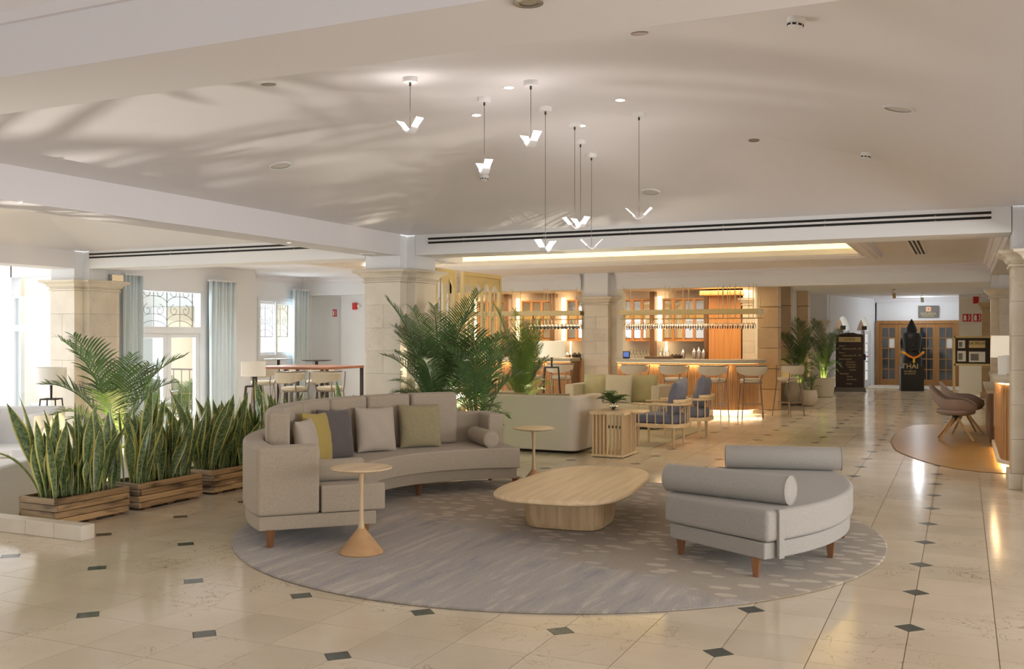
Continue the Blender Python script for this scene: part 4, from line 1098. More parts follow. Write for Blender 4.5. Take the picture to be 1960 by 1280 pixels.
# ---- gold lattice screens
def lattice(label, X, y0, y1, nb, z1=2.55):
    t = thing('lattice_screen', label, 'screen', (X, y0, 0)); w = y1-y0
    MB().box(-.03, .03, 0, .055, 0, z1).build('post', M_GOLD, t, bevel=.003, seg=1)
    MB().box(-.03, .03, w-.055, w, 0, z1).build('post', M_GOLD, t, bevel=.003, seg=1)
    MB().box(-.03, .03, .055, w-.055, z1-.055, z1).build('top_rail', M_GOLD, t)
    MB().box(-.03, .03, .055, w-.055, 0, .1).build('bottom_rail', M_GOLD, t)
    p = (w-.11)/nb
    for k in range(nb):
        a, b2 = .055+p*k, .055+p*(k+1); c = (a+b2)/2; e = .012
        # pointed arch head plates
        mb = MB()
        for (q0_, q1_) in (((a, z1-.27), (c, z1-.11)), ((c, z1-.11), (b2, z1-.27))):
            (ya_, za), (yb_, zb_) = q0_, q1_
            vs = [(x_, yy, zz) for x_ in (-.012, .012) for yy, zz in ((ya_, za), (yb_, zb_), (yb_, z1-.055), (ya_, z1-.055))]
            mb.add(vs, [(0, 1, 2, 3), (7, 6, 5, 4), (0, 4, 5, 1), (1, 5, 6, 2), (2, 6, 7, 3), (3, 7, 4, 0)])
        mb.build('arch_head', M_GOLD, t)
        if k: MB().box(-.02, .02, a-e, a+e, .1, z1-.24).build('mullion', M_GOLD, t)
        MB().box(-.008, .008, c-.006, c+.006, .1, z1-.11).build('thin_bar', M_BRASS, t)
        mb = MB()
        for z in (2.0, 1.78, 1.35, 1.0, .78, .4):
            s = 1 if z > 1.5 or z < .8 else -1
            mb.tube([(0, c, z+.0), (0, c+s*(b2-c)*.95 if s > 0 else a+.01, z+.16)], .006, 5) if s < 0 else mb.tube([(0, a+.01, z), (0, c, z+.16)], .006, 5)
        mb.build('diagonal_bar', M_BRASS, t)
    return t
lattice('gold lattice screen partly hidden behind the central stone pillar', -6.83, 12.2, 12.83, 2)
lattice('wider gold lattice screen with four pointed arches behind the palms', -6.83, 13.05, 14.38, 4)

# ---- pale sofas beyond
def tub_sofa(label, loc, rz, w, d, h, seat_z, m, arm=.16, splay=.05, group=None):
    """front faces local -Y; inward tapering shell, back at +Y"""
    t = thing('tub_sofa', label, 'sofa', loc, rz, group); rr = .14
    def ring(x, y, z, k=0):
        P = []; n = 5
        for (cx, cy, a0) in ((x-rr, y-rr, 0), (-x+rr, y-rr, 90)):
            for i in range(n+1):
                a = R(a0+90*i/n); P.append((cx+rr*cos(a), cy+rr*sin(a), z))
        return P
    N = 12; vs = []
    def U(z, g):   # closed U outline at height z, outer grown by g
        x, y = w/2+g, d/2+g
        outer = [(x, -d/2, z)]+[(p[0], p[1], z) for p in ring(x, y, z)]+[(-x, -d/2, z)]
        xi, yi = w/2-arm, d/2-arm
        rr2 = .07; inner = []
        for (cx, cy, a0) in ((-xi+rr2, yi-rr2, 180), (xi-rr2, yi-rr2, 90)):
            for i in range(6):
                a = R(a0-90*i/5); inner.append((cx+rr2*cos(a), cy+rr2*sin(a), z))
        return outer+[(-xi, -d/2, z)]+inner+[(xi, -d/2, z)]
    MB().loft([U(.03, -splay), U(h*.5, -splay*.35), U(h-.03, -.004), U(h, -.02)]).build('shell', m, t, bevel=.018, seg=3)
    MB().box(-w/2+arm+.005, w/2-arm-.005, -d/2-.02, d/2-arm-.005, .05, seat_z).build('seat', m, t, bevel=.035, seg=4)
    MB().box(-w/2+arm, w/2-arm, -d/2+.05, d/2-.2, 0, .05).build('plinth', M_BLACK, t)
    return t
tub_sofa('pale linen tub sofa seen from behind, left of the slatted table', (-5.38, 12.63, 0.0095), pi, 1.52, .95, .765, .42, M_SOFA2)
tub_sofa('cream tub sofa facing the camera in front of the bar', (-5.42, 16.25, 0.0), 0, 1.70, .85, .74, .42, M_CREAM)
pillow('sage cream pillow at the left of the cream tub sofa', (-5.88, 16.30, .42), -90, 14, .5, M_SAGE)
pillow('white cream pillow in the middle of the cream tub sofa', (-5.42, 16.13, .42), -90, 14, .5, M_CREAM)
pillow('sage cream pillow at the right of the cream tub sofa', (-5.03, 16.36, .42), -88, 12, .5, M_SAGE)
pillow('olive pillow edge showing above the left of the pale sofa back', (-5.72, 12.42, .43), 90, 8, .46, M_OLIVE, h=.375)
pillow('olive pillow edge showing above the right of the pale sofa back', (-5.08, 12.42, .43), 90, 8, .5, M_OLIVE, h=.375)

# ---- slatted oak table with flowers
st = thing('slatted_side_table', 'oak side table on a cage of upright slats', 'side table', (-4.2, 12.38, .0095))
MB().box(-.22, .22, -.30, .30, 0, .03).build('base_plate', M_OAK, st, bevel=.004)
for k in range(9):
    for y in (-.28, .28): MB().box(-.2+.05*k-.009, -.2+.05*k+.009, y-.009, y+.009, .03, .545).build('slat', M_OAKZ, st)
for k in range(1, 9):
    y = -.28+.07*k-.035
    for x in (-.2, .2): MB().box(x-.009, x+.009, y-.009, y+.009, .03, .545).build('slat', M_OAKZ, st)
MB().box(-.24, .24, -.31, .31, .545, .585).build('table_top', M_OAK, st, bevel=.004)
MB().box(.24, .40, -.06, .31, .553, .582).build('side_leaf', M_OAK, st, bevel=.02)
vz = thing('glass_vase', 'small round glass vase of fern leaves and pale blooms on the slatted table', 'vase', (-4.25, 12.5, .596))
MB().lathe([(0, 0), (.03, 0), (.035, .005), (.06, .04), (.06, .07), (.035, .105), (.045, .12), (.042, .12), (.03, .105), (.055, .07), (.055, .04), (.0, .01)], 24).build('bowl', M_GLASS, vz, smooth=True)
FERN = frond_mesh(.30, .8, .9, 12, .10, .3, .012, .2, 77, M_LEAF)
for k in range(9):
    o = bpy.data.objects.new('leaf', FERN); COL.objects.link(o); o.parent = vz; o.location = (0, 0, .08); o.rotation_euler = (0, (k % 3)*.15-.1, k*.73); s_ = .75+.08*(k % 4); o.scale = (s_, s_, s_)
for (x, y, z) in ((.06, .0, .19), (.13, .05, .15), (.02, .06, .17)):
    fl = MB()
    for k in range(7):
        a = k*.9; fl.add([(x, y, z-.03), (x+.03*cos(a)-.01*sin(a), y+.03*sin(a)+.01*cos(a), z+.005), (x+.05*cos(a), y+.05*sin(a), z+.04), (x+.03*cos(a)+.01*sin(a), y+.03*sin(a)-.01*cos(a), z+.005)], [(0, 1, 2, 3)])
    fl.build('bloom', mat('pale yellow bloom', (.72, .72, .42), .6), vz)

# ---- spindle armchairs
def armchair():
    t = thing('spindle_armchair', 'near oak spindle armchair with slate blue seat, facing left', 'armchair', (0, 0, 0))
    # front faces local -X ; back rounded at +X
    W2, D2 = .325, .36
    def outl(g=0, n=10, back=True):
        P = [(-D2, -W2-g)]; r = .22
        for i in range(n+1):
            a = R(-90+90*i/n); P.append((D2-r+(r+g)*cos(a), -W2+r+(r+g)*sin(a)))
        for i in range(n+1):
            a = R(90*i/n); P.append((D2-r+(r+g)*cos(a), W2-r+(r+g)*sin(a)))
        P.append((-D2, W2+g)); return P
    MB().prism(outl(.005), .285, .34).build('seat_frame', M_OAK, t, bevel=.008)
    for (x, y) in ((-.30, -.27), (-.30, .27), (.22, -.27), (.22, .27)):
        MB().lathe([(.012, 0), (.016, .02), (.026, .285)], 12, (x, y, 0)).build('leg', M_OAKZ, t, smooth=True)
    P = outl(-.012, 8)
    top = [(x, y, .615) for x, y in P]
    # flat bent arm rail
    o_, i_ = outl(.018, 8), outl(-.03, 8)
    MB().prism(o_+i_[::-1], .60, .632).build('arm_rail', M_OAK, t, bevel=.006)
    ob, ib = outl(.02, 8)[3:-3], outl(-.022, 8)[3:-3]
    MB().prism(ob+ib[::-1], .632, .685).build('back_rail', M_OAK, t, bevel=.01)
    # spindles
    L_ = [0]; 
    for k in range(1, len(P)): L_.append(L_[-1]+sqrt((P[k][0]-P[k-1][0])**2+(P[k][1]-P[k-1][1])**2))
    n = 15
    for k in range(n):
        s_ = L_[-1]*(k+.7)/(n+.4); i = max(j for j in range(len(L_)) if L_[j] <= s_); i = min(i, len(P)-2)
        f = (s_-L_[i])/(L_[i+1]-L_[i]); x, y = P[i][0]+(P[i+1][0]-P[i][0])*f, P[i][1]+(P[i+1][1]-P[i][1])*f
        MB().cyl((x, y, .335), (x, y, .605), .0095, 8).build('spindle', M_OAKZ, t, smooth=True)
    MB().prism([(-.42, -.28), (.2, -.28), (.31, -.16), (.31, .16), (.2, .28), (-.42, .28)], .342, .47).build('seat_cushion', M_NAVY, t, bevel=.03, seg=4)
    return t
ac = armchair(); ac.location = (-3.91, 13.72, 0.001)
ac2 = dup(ac, (-3.86, 14.93, 0.001), R(2), 'far oak spindle armchair with slate blue seat, facing left')
for (x, y, l) in ((-3.74, 13.72, 'slate blue back pillow on the near spindle armchair'), (-3.69, 14.93, 'slate blue back pillow on the far spindle armchair')):
    pillow(l, (x-.02, y, .475), 180, 14, .50, M_NAVY, t=.2, roll=(7 if y < 14 else -6))

# ---- bar stools
def stool():
    t = thing('bar_stool', 'cream upholstered bar stool', 'stool')
    # sitter faces +Y (towards the counter); back wraps at -Y
    sh = .76
    MB().lathe([(0, sh-.075), (.17, sh-.072), (.205, sh-.055), (.215, sh-.03), (.20, sh-.008), (.12, sh+.002), (0, sh+.004)], 28).build('seat', M_CREAM, t, smooth=True)
    n = 22; inn, out = [], []
    vs = []
    rings = []
    for k in range(n+1):
        a = R(198+144*k/n); f = abs(2*k/n-1); z0 = sh+.05+.07*f**2; z1 = sh+.235-.015*f**2
        r = .27
        c, s_ = cos(a), sin(a); th = .022
        zm = (z0+z1)/2
        rings.append([((r-th)*c, (r-th)*s_*1.0, z0+.01), ((r+th)*c, (r+th)*s_, z0+.01), ((r+th+.016)*c, (r+th+.016)*s_, zm), ((r+th+.02)*c, (r+th+.02)*s_, z1-.008), ((r)*c, r*s_, z1+.008), ((r-th)*c, (r-th)*s_, z1-.008), ((r-th-.004)*c, (r-th-.004)*s_, zm)])
    MB().loft(rings).build('backrest', M_CREAM, t, smooth=True)
    mb = MB()
    mb.tube([(.285*cos(R(192+156*k/20)), .285*sin(R(192+156*k/20)), sh+.245) for k in range(21)], .011, 8); mb.build('back_rail', M_STEEL, t, smooth=True)
    for sx in (-1, 1):
        MB().tube([(sx*.27, .05, sh+.24), (sx*.22, .10, sh+.02), (sx*.185, .12, sh-.08), (sx*.235, .19, 0)], .0105, 8).build('leg', M_STEEL, t, smooth=True)
        MB().tube([(sx*.20, -.215, sh+.22), (sx*.155, -.17, sh-.0), (sx*.155, -.15, sh-.08), (sx*.20, -.235, 0)], .0105, 8).build('leg', M_STEEL, t, smooth=True)
    z = .27
    q_ = [(.215, .165), (-.215, .165), (-.185, -.205), (.185, -.205)]
    for k in range(4):
        a, b2 = q_[k], q_[(k+1) % 4]
        MB().cyl((a[0], a[1], z), (b2[0], b2[1], z), .008, 8).build('stretcher', M_STEEL, t, smooth=True)
    MB().tube([(.205*cos(2*pi*k/24), .205*sin(2*pi*k/24), sh-.08) for k in range(25)], .008, 6).build('seat_ring', M_STEEL, t, smooth=True)
    return t
s0 = stool()
SP = []
for px, y, lab in ((1217, 18.75, 'cream bar stool at the left end of the right hand bar counter'),
              (1291, 18.75, 'second cream bar stool from the left at the right hand bar counter'),
              (1367, 18.72, 'third cream bar stool from the left at the right hand bar counter'),
              (1438, 18.9, 'cream bar stool at the curve of the counter, before the last one')):
    SP.append((PY(px, 700, y).x, y, R(-4 if px < 1400 else 18), lab))
SP.append((-3.12, 19.75, R(58), 'last cream bar stool at the right end, in front of the amber pier'))
SP.append((PY(1073, 700, 18.75).x, 18.75, R(6), 'cream bar stool behind the tall white shaded floor lamp'))
SP.append((PY(1018, 700, 18.75).x, 18.75, R(0), 'cream bar stool hidden among the bright green palm'))
for k, (x, y, rz, lab) in enumerate(SP):
    if k == 0: s0.location = (x, y, 0); s0.rotation_euler.z = rz; s0['label'] = lab; s0['group'] = 'bar stools at the counters'
    else: dup(s0, (x, y, 0), rz, lab, 'bar stools at the counters')
for px, t_, rz, lab in ((631, 16.0, 0, 'white high stool at the right end of the wooden high table'),
                   (563, 15.9, 0, 'white high stool in the middle of the wooden high table'),
                   (608, 18.3, 180, 'white high stool behind the high table by the round bistro table'),
                   (544, 18.6, 160, 'white high stool beside the left round bistro table'),
                   (503, 18.0, 30, 'white high stool at the left behind the small shaded lamp')):
    p = D(px, 640, t_); dup(s0, (p.x, p.y, 0), R(rz), lab, 'high stools by the high tables')
# high table and bistro tables
ht = thing('high_table', 'reddish wood high table on dark steel legs left of the central pillar', 'table', (-9.5, 13.25, 0))
MB().box(-1.45, 0, 0, 1.22, 1.02, 1.06).build('table_top', M_REDW, ht, bevel=.003)
for x in (-1.40, -.76, -.03):
    for y in (.03, 1.19): MB().box(x-.025, x+.025, y-.02, y+.02, 0, 1.02).build('leg', M_IRON, ht)
for px, t_, lab in ((606, 19.2, 'dark round bistro table, the right one of two'), (533, 20.2, 'grey round bistro table in front of the small sliding window')):
    p = D(px, 640, t_); b = thing('bistro_table', lab, 'table', (p.x, p.y, 0))
    MB().lathe([(0, 1.075), (.2, 1.08), (.285, 1.092), (.29, 1.1), (0, 1.1)], 32).build('table_top', M_IRON if px > 600 else M_STEEL, b, smooth=True)
    MB().lathe([(.03, .02), (.03, 1.08)], 14).build('post', M_IRON, b, smooth=True)
    MB().lathe([(0, 0), (.2, 0), (.2, .012), (.04, .03), (0, .03)], 24).build('base', M_IRON, b, smooth=True)

# ---- floor lamps
def floor_lamp(label, loc, rz, zs0, zs1, r, m, hf=1.0):
    t = thing('floor_lamp', label, 'lamp', loc, R(rz))
    sh = MB().lathe([(r-.004, zs0), (r, zs0), (r, zs1), (r-.004, zs1), (r-.004, zs0)], 40, cap=False).build('lamp_shade', m, t, smooth=True)
    MB().lathe([(.0, zs1-.02), (.02, zs1-.02), (.02, zs0-.0), (.016, hf)], 12).build('pole', M_IRON, t, smooth=True)
    MB().cyl((-r+.01, 0, zs1-.03), (r-.01, 0, zs1-.03), .004, 6).build('shade_fitting', M_IRON, t)
    a, b2 = .115, .185
    for sx, sy in ((-1, -1), (1, -1), (1, 1), (-1, 1)):
        MB().tube([(0.02*sx, .02*sy, hf), (sx*a, sy*a, hf), (sx*b2, sy*b2, 0)], .011, 6).build('leg', M_IRON, t)
    MB().box(-a, a, -a-.01, -a+.01, hf-.01, hf+.01).box(-a, a, a-.01, a+.01, hf-.01, hf+.01).box(-a-.01, -a+.01, -a, a, hf-.01, hf+.01).box(a-.01, a+.01, -a, a, hf-.01, hf+.01).build('frame', M_IRON, t)
    return t
p = D(1056, 640, 17.0); floor_lamp('floor lamp with wide white drum shade in front of the left bar counter', (p.x, p.y, 0), 20, 1.21, 1.485, .235, M_SHADEON, 1.03)
p = D(485, 640, 15.9); floor_lamp('floor lamp with small white drum shade behind the third planter', (p.x, p.y, 0), 35, .925, 1.16, .195, M_SHADE, .76)
p = D(98, 640, 15.2); floor_lamp('floor lamp with pale drum shade in front of the left stone pillar', (p.x, p.y, -.45), 25, 1.275, 1.54, .22, M_SHADE, 1.05)
av = thing('air_vent_box', 'grey louvred vent box on top of the left stone pillar capital', 'vent', (PX(180, 535, -12.75).x+.0, 11.9, 2.475))
MB().box(-.16, .16, -.12, .12, 0, .10).build('case', M_CHROME, av)
for k in range(4): MB().box(-.165, .165, -.13, -.12, .012+.024*k, .024+.024*k).build('louvre', M_STEEL, av)
# curtains
def curtain(label, X, y0, y1, z0, z1, nf, amp=.05):
    t = thing('curtain', label, 'curtain', (X, (y0+y1)/2, z0)); mb = MB(); n = nf*10; l = y1-y0; m_ = 10; vs = []; fs = []
    for j in range(m_+1):
        f = j/m_
        for i in range(n+1):
            u = i/n; a = amp*(.55+.6*f)*(1+.25*sin(u*9))
            vs.append((a*sin(2*pi*nf*u+.6*sin(3*u))+.015*sin(5*f+u*20), (u-.5)*l*(1+.06*(1-f)), (z1-z0)*(f)))
    for j in range(m_):
        for i in range(n): q_ = j*(n+1)+i; fs.append((q_, q_+1, q_+n+2, q_+n+1))
    mb.add(vs, fs); o = mb.build('drape', M_CURT, t, smooth=True); o.modifiers.new('t', 'SOLIDIFY').thickness = .004
    MB().box(-.05, .05, -l/2, l/2, z1-z0, z1-z0+.03).build('track', M_WHITEM, t)
    return t
Xc = -13.08
curtain('pale blue grey curtain left of the french door, beside the stone pillar', Xc, PX(236, 600, Xc).y, PX(274, 600, Xc).y, -.44, 2.62, 5)
curtain('wide pale blue grey curtain right of the french door', Xc, PX(401, 600, Xc).y, PX(452, 600, Xc).y, -.44, 2.62, 7)
curtain('pale blue grey curtain right of the small sliding window', -13.75, PX(561, 600, -13.75).y, PX(590, 600, -13.75).y, .02, 2.6, 6)

# ---- sunken terrace side seating
def box_sofa(label, loc, rz, w, d, sh, bh, m, arms=True):
    t = thing('lounge_sofa', label, 'sofa', loc, R(rz))
    MB().box(-w/2, w/2, -d/2, d/2, .06, sh-.12).build('base', m, t, bevel=.02, seg=3)
    MB().box(-w/2+(.16 if arms else 0), w/2-(.16 if arms else 0), -d/2-.01, d/2-.2, sh-.115, sh).build('seat', m, t, bevel=.035, seg=3)
    MB().box(-w/2, w/2, d/2-.2, d/2, sh-.12, bh).build('backrest', m, t, bevel=.03, seg=3)
    if arms:
        for s in (-1, 1): MB().box(s*w/2, s*(w/2-.15), -d/2, d/2-.2, sh-.12, bh-.06).build('arm', m, t, bevel=.03, seg=3)
    MB().box(-w/2+.06, w/2-.06, -d/2+.06, d/2-.06, 0, .06).build('plinth', M_BLACK, t)
    return t
box_sofa('long pale sofa back just behind the nearest planters', (-8.75, 6.55, -.45), 115-180, 3.2, .9, .42, .82, M_WHITEF)
box_sofa('pale sofa back seen between the second and third planters', (-8.5, 9.3, -.45), -90, 2.0, .85, .42, .72, M_WHITEF)
box_sofa('white sofa with a cream pillow by the far left window', (-12.45, 9.35, -.45), 25, 1.9, .95, .50, 1.02, M_WHITEF)
pillow('cream square pillow on the white sofa at the left edge', (-12.36, 9.22, .055), -65, 14, .5, M_CREAM)
tb = thing('low_table', 'low white table with two lit candle cups by the left pillar palm', 'table', (D(246, 640, 13.2).x, D(246, 640, 13.2).y, -.45))
MB().lathe([(0, .62), (.40, .62), (.41, .64), (.40, .66), (0, .66)], 40).build('table_top', M_WHITEM, tb, smooth=True)
MB().lathe([(.2, 0), (.05, .04), (.04, .62)], 20).build('stem', M_WHITEM, tb, smooth=True)
for dx, w_ in ((-.11, 'left'), (.11, 'right')):
    c = thing('candle_cup', 'small glowing candle cup, the %s one on the low white table' % w_, 'candle', (tb.location.x+dx, tb.location.y+dx*.4, .211))
    MB().lathe([(0, 0), (.035, 0), (.035, .07), (.031, .07), (.031, .006), (0, .006)], 16).build('cup', M_STEEL, c, smooth=True)
    MB().lathe([(0, .006), (.029, .006), (.029, .066), (0, .068)], 12).build('flame', M_GLOWS, c)
box_sofa('white outdoor sofa on the terrace beyond the glass', (-15.4, 13.6, -.45), 60, 1.6, .8, .42, .75, M_WHITEF, False)
bs = thing('garden_shrub', 'green garden shrub outside the far left window', 'shrub', (-16.2, 16.5, -.45))
for k in range(26):
    o = bpy.data.objects.new('frond', AREB[k % 5]); COL.objects.link(o); o.parent = bs
    o.location = (random.uniform(-.6, 1.2), random.uniform(-.3, .3), 0); o.rotation_euler = (random.uniform(-.2, .2), 0, k*2.4); o.scale = (1.2, 1.2, 1.2)

# ---- pendants
def pendant(label, cpx, cpy, fpx, fpy, heading, size=1.0):
    c, tt = ceil_hit(cpx, cpy-4); dep = tt
    zf = H+(640-fpy)/F*dep
    t = thing('pendant_lamp', label, 'lamp', (c.x, c.y, c.z), heading, 'bird shaped pendant lamps')
    MB().lathe([(0, .012), (.052, .012), (.052, -.030), (.048, -.036), (0, -.036)], 28).build('canopy', M_WHITEM, t, smooth=True)
    MB().lathe([(.008, -.034), (.008, -.06), (.004, -.062)], 10).build('gland', M_IRON, t)
    drop = zf-c.z
    MB().tube([(0, 0, -.05), (0, 0, drop+.02)], .0022, 6).build('cord', M_IRON, t)
    w = .030
    # curved white body along local X
    up_, lo_ = [], []
    for k in range(13):
        u = (k/12-.5)*2; x = u*.048; z = .030*abs(u)**1.9
        up_.append((x, z)); lo_.append((x*1.06, z-.014+.005*abs(u)))
    P = up_+lo_[::-1]
    body = MB().loft([[(x, -w, drop+z) for x, z in P], [(x, w, drop+z) for x, z in P]])
    body.build('body', M_WHITEM, t)
    for s in (-1, 1):
        a = R(43); x0, z0 = s*.042, drop+.024; L_ = .088
        vs = []
        for (u, yy) in ((0, -w*.92), (0, w*.92), (1, w*1.12), (1, -w*1.12)):
            vs.append((x0+s*cos(a)*L_*u, yy, z0+sin(a)*L_*u))
        n_ = (-s*sin(a)*.004, 0, cos(a)*.004)
        vs += [(v[0]+n_[0], v[1]+n_[1], v[2]+n_[2]) for v in vs]
        MB().add(vs, [(0, 1, 2, 3), (7, 6, 5, 4), (0, 4, 5, 1), (1, 5, 6, 2), (2, 6, 7, 3), (3, 7, 4, 0)]).build('wing', M_WING, t)
    return c, zf
PD = [('bird shaped pendant lamp, leftmost and nearest of the cluster', 785, 152, 785, 252, -0.75+T),
      ('bird shaped pendant lamp hanging second from the left', 927, 191, 929, 330, -1.2+T),
      ('bird shaped pendant lamp with the shortest cord in the middle', 1016, 159, 1016, 278, -1.1+T),
      ('bird shaped pendant lamp on a long cord, lowest at centre left', 1044, 209, 1042, 480, 0.9+T),
      ('bird shaped pendant lamp in front of the pair above the slot grille', 1100, 239, 1099, 436, 0.45+T),
      ('bird shaped pendant lamp half hidden behind its neighbour above the grille', 1111, 273, 1111, 434, -1.0+T),
      ('bird shaped pendant lamp farthest and low in front of the glowing cove', 1132, 299, 1132, 475, 0.05+T),
      ('bird shaped pendant lamp at the right end of the cluster', 1223, 220, 1223, 418, -0.35+T)]
for lab, a, b2, c, d, hd in PD:
    cc, zf = pendant(lab, a, b2, c, d, hd)
    point('pendant_light', (cc.x, cc.y, zf+.13), 2.2, (1, .90, .85), .05)

# ---- things fixed in the ceiling
def ceil_thing(name, label, cat, px, py, builder, group=None):
    c, t_ = ceil_hit(px, py); e = .05
    s = lambda x, y: prof(min((x-BX0)/3.6875, (BX1-x)/3.6875, (y-BY0)/4.09, (BY1-y)/4.09))
    nx = (s(c.x+e, c.y)-s(c.x-e, c.y))/(2*e); ny = (s(c.x, c.y+e)-s(c.x, c.y-e))/(2*e)
    t = thing(name, label, cat, (c.x, c.y, c.z), 0, group)
    n = Vector((nx, ny, -1)).normalized(); t.rotation_mode = 'QUATERNION'; t.rotation_quaternion = (-n).to_track_quat('Z', 'Y')
    builder(t); return t
def dl(on):
    def f(t):
        MB().lathe([(.036, .002), (.050, .002), (.050, -.006), (.036, -.004)], 24, cap=False).build('trim_ring', M_WHITEM if on else M_STEEL, t)
        MB().lathe([(0, -.001), (.036, -.001), (.036, -.004), (0, -.004)], 20).build('lens', M_DOWN if on else M_STEEL, t)
    return f
for k, (px, py) in enumerate(((974, 167), (912, 220), (1187, 191), (1113, 240))):
    ceil_thing('downlight', ['lit recessed downlight left of the shortest pendant', 'lit recessed downlight beside the second pendant cord', 'lit recessed downlight above the rightmost pendant', 'lit recessed downlight beside the centre pair of canopies'][k], 'light', px, py, dl(True), 'lit downlights in the vaulted ceiling')
ceil_thing('downlight', 'unlit metal downlight near the beam at upper left', 'light', 514, 161, dl(False))
ceil_thing('downlight', 'unlit metal downlight at the top centre right', 'light', 1224, 63, dl(False))
ceil_thing('downlight', 'unlit brassy downlight on the right of the vaulted ceiling', 'light', 1443, 268, dl(False))
def spk(t):
    MB().lathe([(.090, .002), (.108, .002), (.108, -.010), (.102, -.014), (.090, -.010)], 36, cap=False).build('rim', M_WHITEM, t)
    MB().lathe([(0, -.002), (.088, -.002), (.088, -.005), (0, -.005)], 36).build('grille', mat('speaker mesh', (.62, .60, .59), .8), t)
for k, (px, py) in enumerate(((537, 316), (1245, 367), (1720, 207))):
    ceil_thing('ceiling_speaker', ['round white ceiling speaker at the left', 'round white ceiling speaker behind the rightmost pendant cord', 'round white ceiling speaker at the right'][k], 'speaker', px, py, spk)
def smoke(t):
    MB().lathe([(0, .0), (.048, 0), (.05, -.018), (.046, -.028), (0, -.028)], 28).build('base', M_WHITEM, t, smooth=True)
    MB().lathe([(0, -.028), (.040, -.028), (.040, -.046), (.028, -.056), (0, -.058)], 24).build('sensor_head', M_WHITEM, t, smooth=True)
    for k in range(8):
        a = k*pi/4; MB().box(-.010, .010, -.0425, -.036, -.045, -.035).build('vent', M_BLACK, t, rz=a)
for k, (px, py) in enumerate(((1525, 34), (1659, 292), (927, 336))):
    ceil_thing('smoke_detector', ['large looking white smoke detector at the top right', 'smaller white smoke detector above the right end of the slot grille', 'white smoke detector just under the second pendant'][k], 'smoke detector', px, py, smoke)
p = G(1011, 3, 2.64); t = thing('downlight', 'chrome downlight in the near beam at the top edge of the picture', 'light', (p.x, p.y, 2.64))
MB().lathe([(.03, 0), (.048, 0), (.048, -.006), (.03, -.004)], 24, cap=False).build('trim_ring', M_CHROME, t); MB().lathe([(0, .0), (.03, .0), (.03, -.003), (0, -.003)], 16).build('lens', M_CHROME, t)
for k, (px, py) in enumerate(((38, 387), (553, 464))):
    p = G(px, py, ZS); t = thing('downlight', ['small downlight in the left beam soffit near the picture edge', 'small downlight in the left beam soffit above the planters'][k], 'light', (p.x, p.y, ZS))
    MB().lathe([(.02, 0), (.03, 0), (.03, -.005), (.02, -.004)], 20, cap=False).build('trim_ring', M_WHITEM, t); MB().lathe([(0, 0), (.02, 0), (.02, -.003), (0, -.003)], 14).build('lens', M_DOWN, t)
p = G(704, 486, ZS); t = thing('ceiling_speaker', 'round white speaker in the beam soffit beside the central pillar', 'speaker', (p.x, p.y, ZS)); spk(t)

# ================================================================== BAR
def bar_counter(label, pts, x_lo):
    """pts: plan polyline of the counter front edge"""
    t = thing('bar_counter', label, 'bar', (pts[0][0], pts[0][1], 0)); ox, oy = pts[0]
    P = [Vector((x-ox, y-oy)) for x, y in pts]
    def off(d):
        out = []
        for i, p in enumerate(P):
            a, b2 = P[max(0, i-1)], P[min(len(P)-1, i+1)]; e = (b2-a).normalized(); out.append(p+Vector((-e.y, e.x))*d)
        return out
    def slab(d0, d1, z0, z1, nm, m, **k):
        a, b2 = off(d0), off(d1); return MB().loft([[(*a[i], z0), (*a[i], z1), (*b2[i], z1), (*b2[i], z0)] for i in range(len(P))]).build(nm, m, t, **k)
    slab(0, .62, 1.03, 1.10, 'worktop', M_CTOP, bevel=.003)
    slab(.17, .50, .10, 1.03, 'body', M_SLAT)
    slab(.26, .45, .0, .10, 'toe_kick', M_CREAMW)
    slab(.10, .125, 1.024, 1.0299, 'led_strip', M_GLOWS)
    slab(.22, .235, .085, .10, 'led_strip', M_GLOWS)
    # real reeded slats
    c = off(.17); L = [0]
    for i in range(1, len(c)): L.append(L[-1]+(c[i]-c[i-1]).length)
    n = int(L[-1]/.035); mb = MB()
    for k in range(n):
        s_ = L[-1]*(k+.5)/n; i = max(j for j in range(len(L)) if L[j] <= s_); i = min(i, len(c)-2); f = (s_-L[i])/(L[i+1]-L[i])
        p = c[i].lerp(c[i+1], f); e = (c[i+1]-c[i]).normalized(); nrm = Vector((e.y, -e.x))
        q_ = [p-e*.012, p-e*.009+nrm*.014, p+e*.009+nrm*.014, p+e*.012]
        mb.loft([[(*v, .1) for v in q_], [(*v, 1.0) for v in q_]])
    tag(mb.build('slat', M_SLAT, t), kind='stuff')
    return t
pts = [(-6.50+.3*k, 19.2) for k in range(7)]+[(-4.45+.85*sin(R(a)), 20.05-.85*cos(R(a))) for a in range(0, 121, 8)]
bar_counter('bar counter of reeded wood with taupe stone top, curved at its right end', pts, 0)
bar_counter('bar counter of reeded wood left of the stone pillar, behind the lamp', [(-10.1+.5*k, 19.2) for k in range(5)]+[(-7.5, 19.2)], 0)
struct('wall_bar', MB().box(-6.655, -6.52, 19.77, 19.95, 0, 2.558), M_CREAMW)
tag(MB().box(-7.50, -7.47, 19.25, 19.7, 0.0, 1.03).build('counter_end_panel', M_DKBR), 'dark wooden end panel of the left bar counter at the pillar', 'panel')
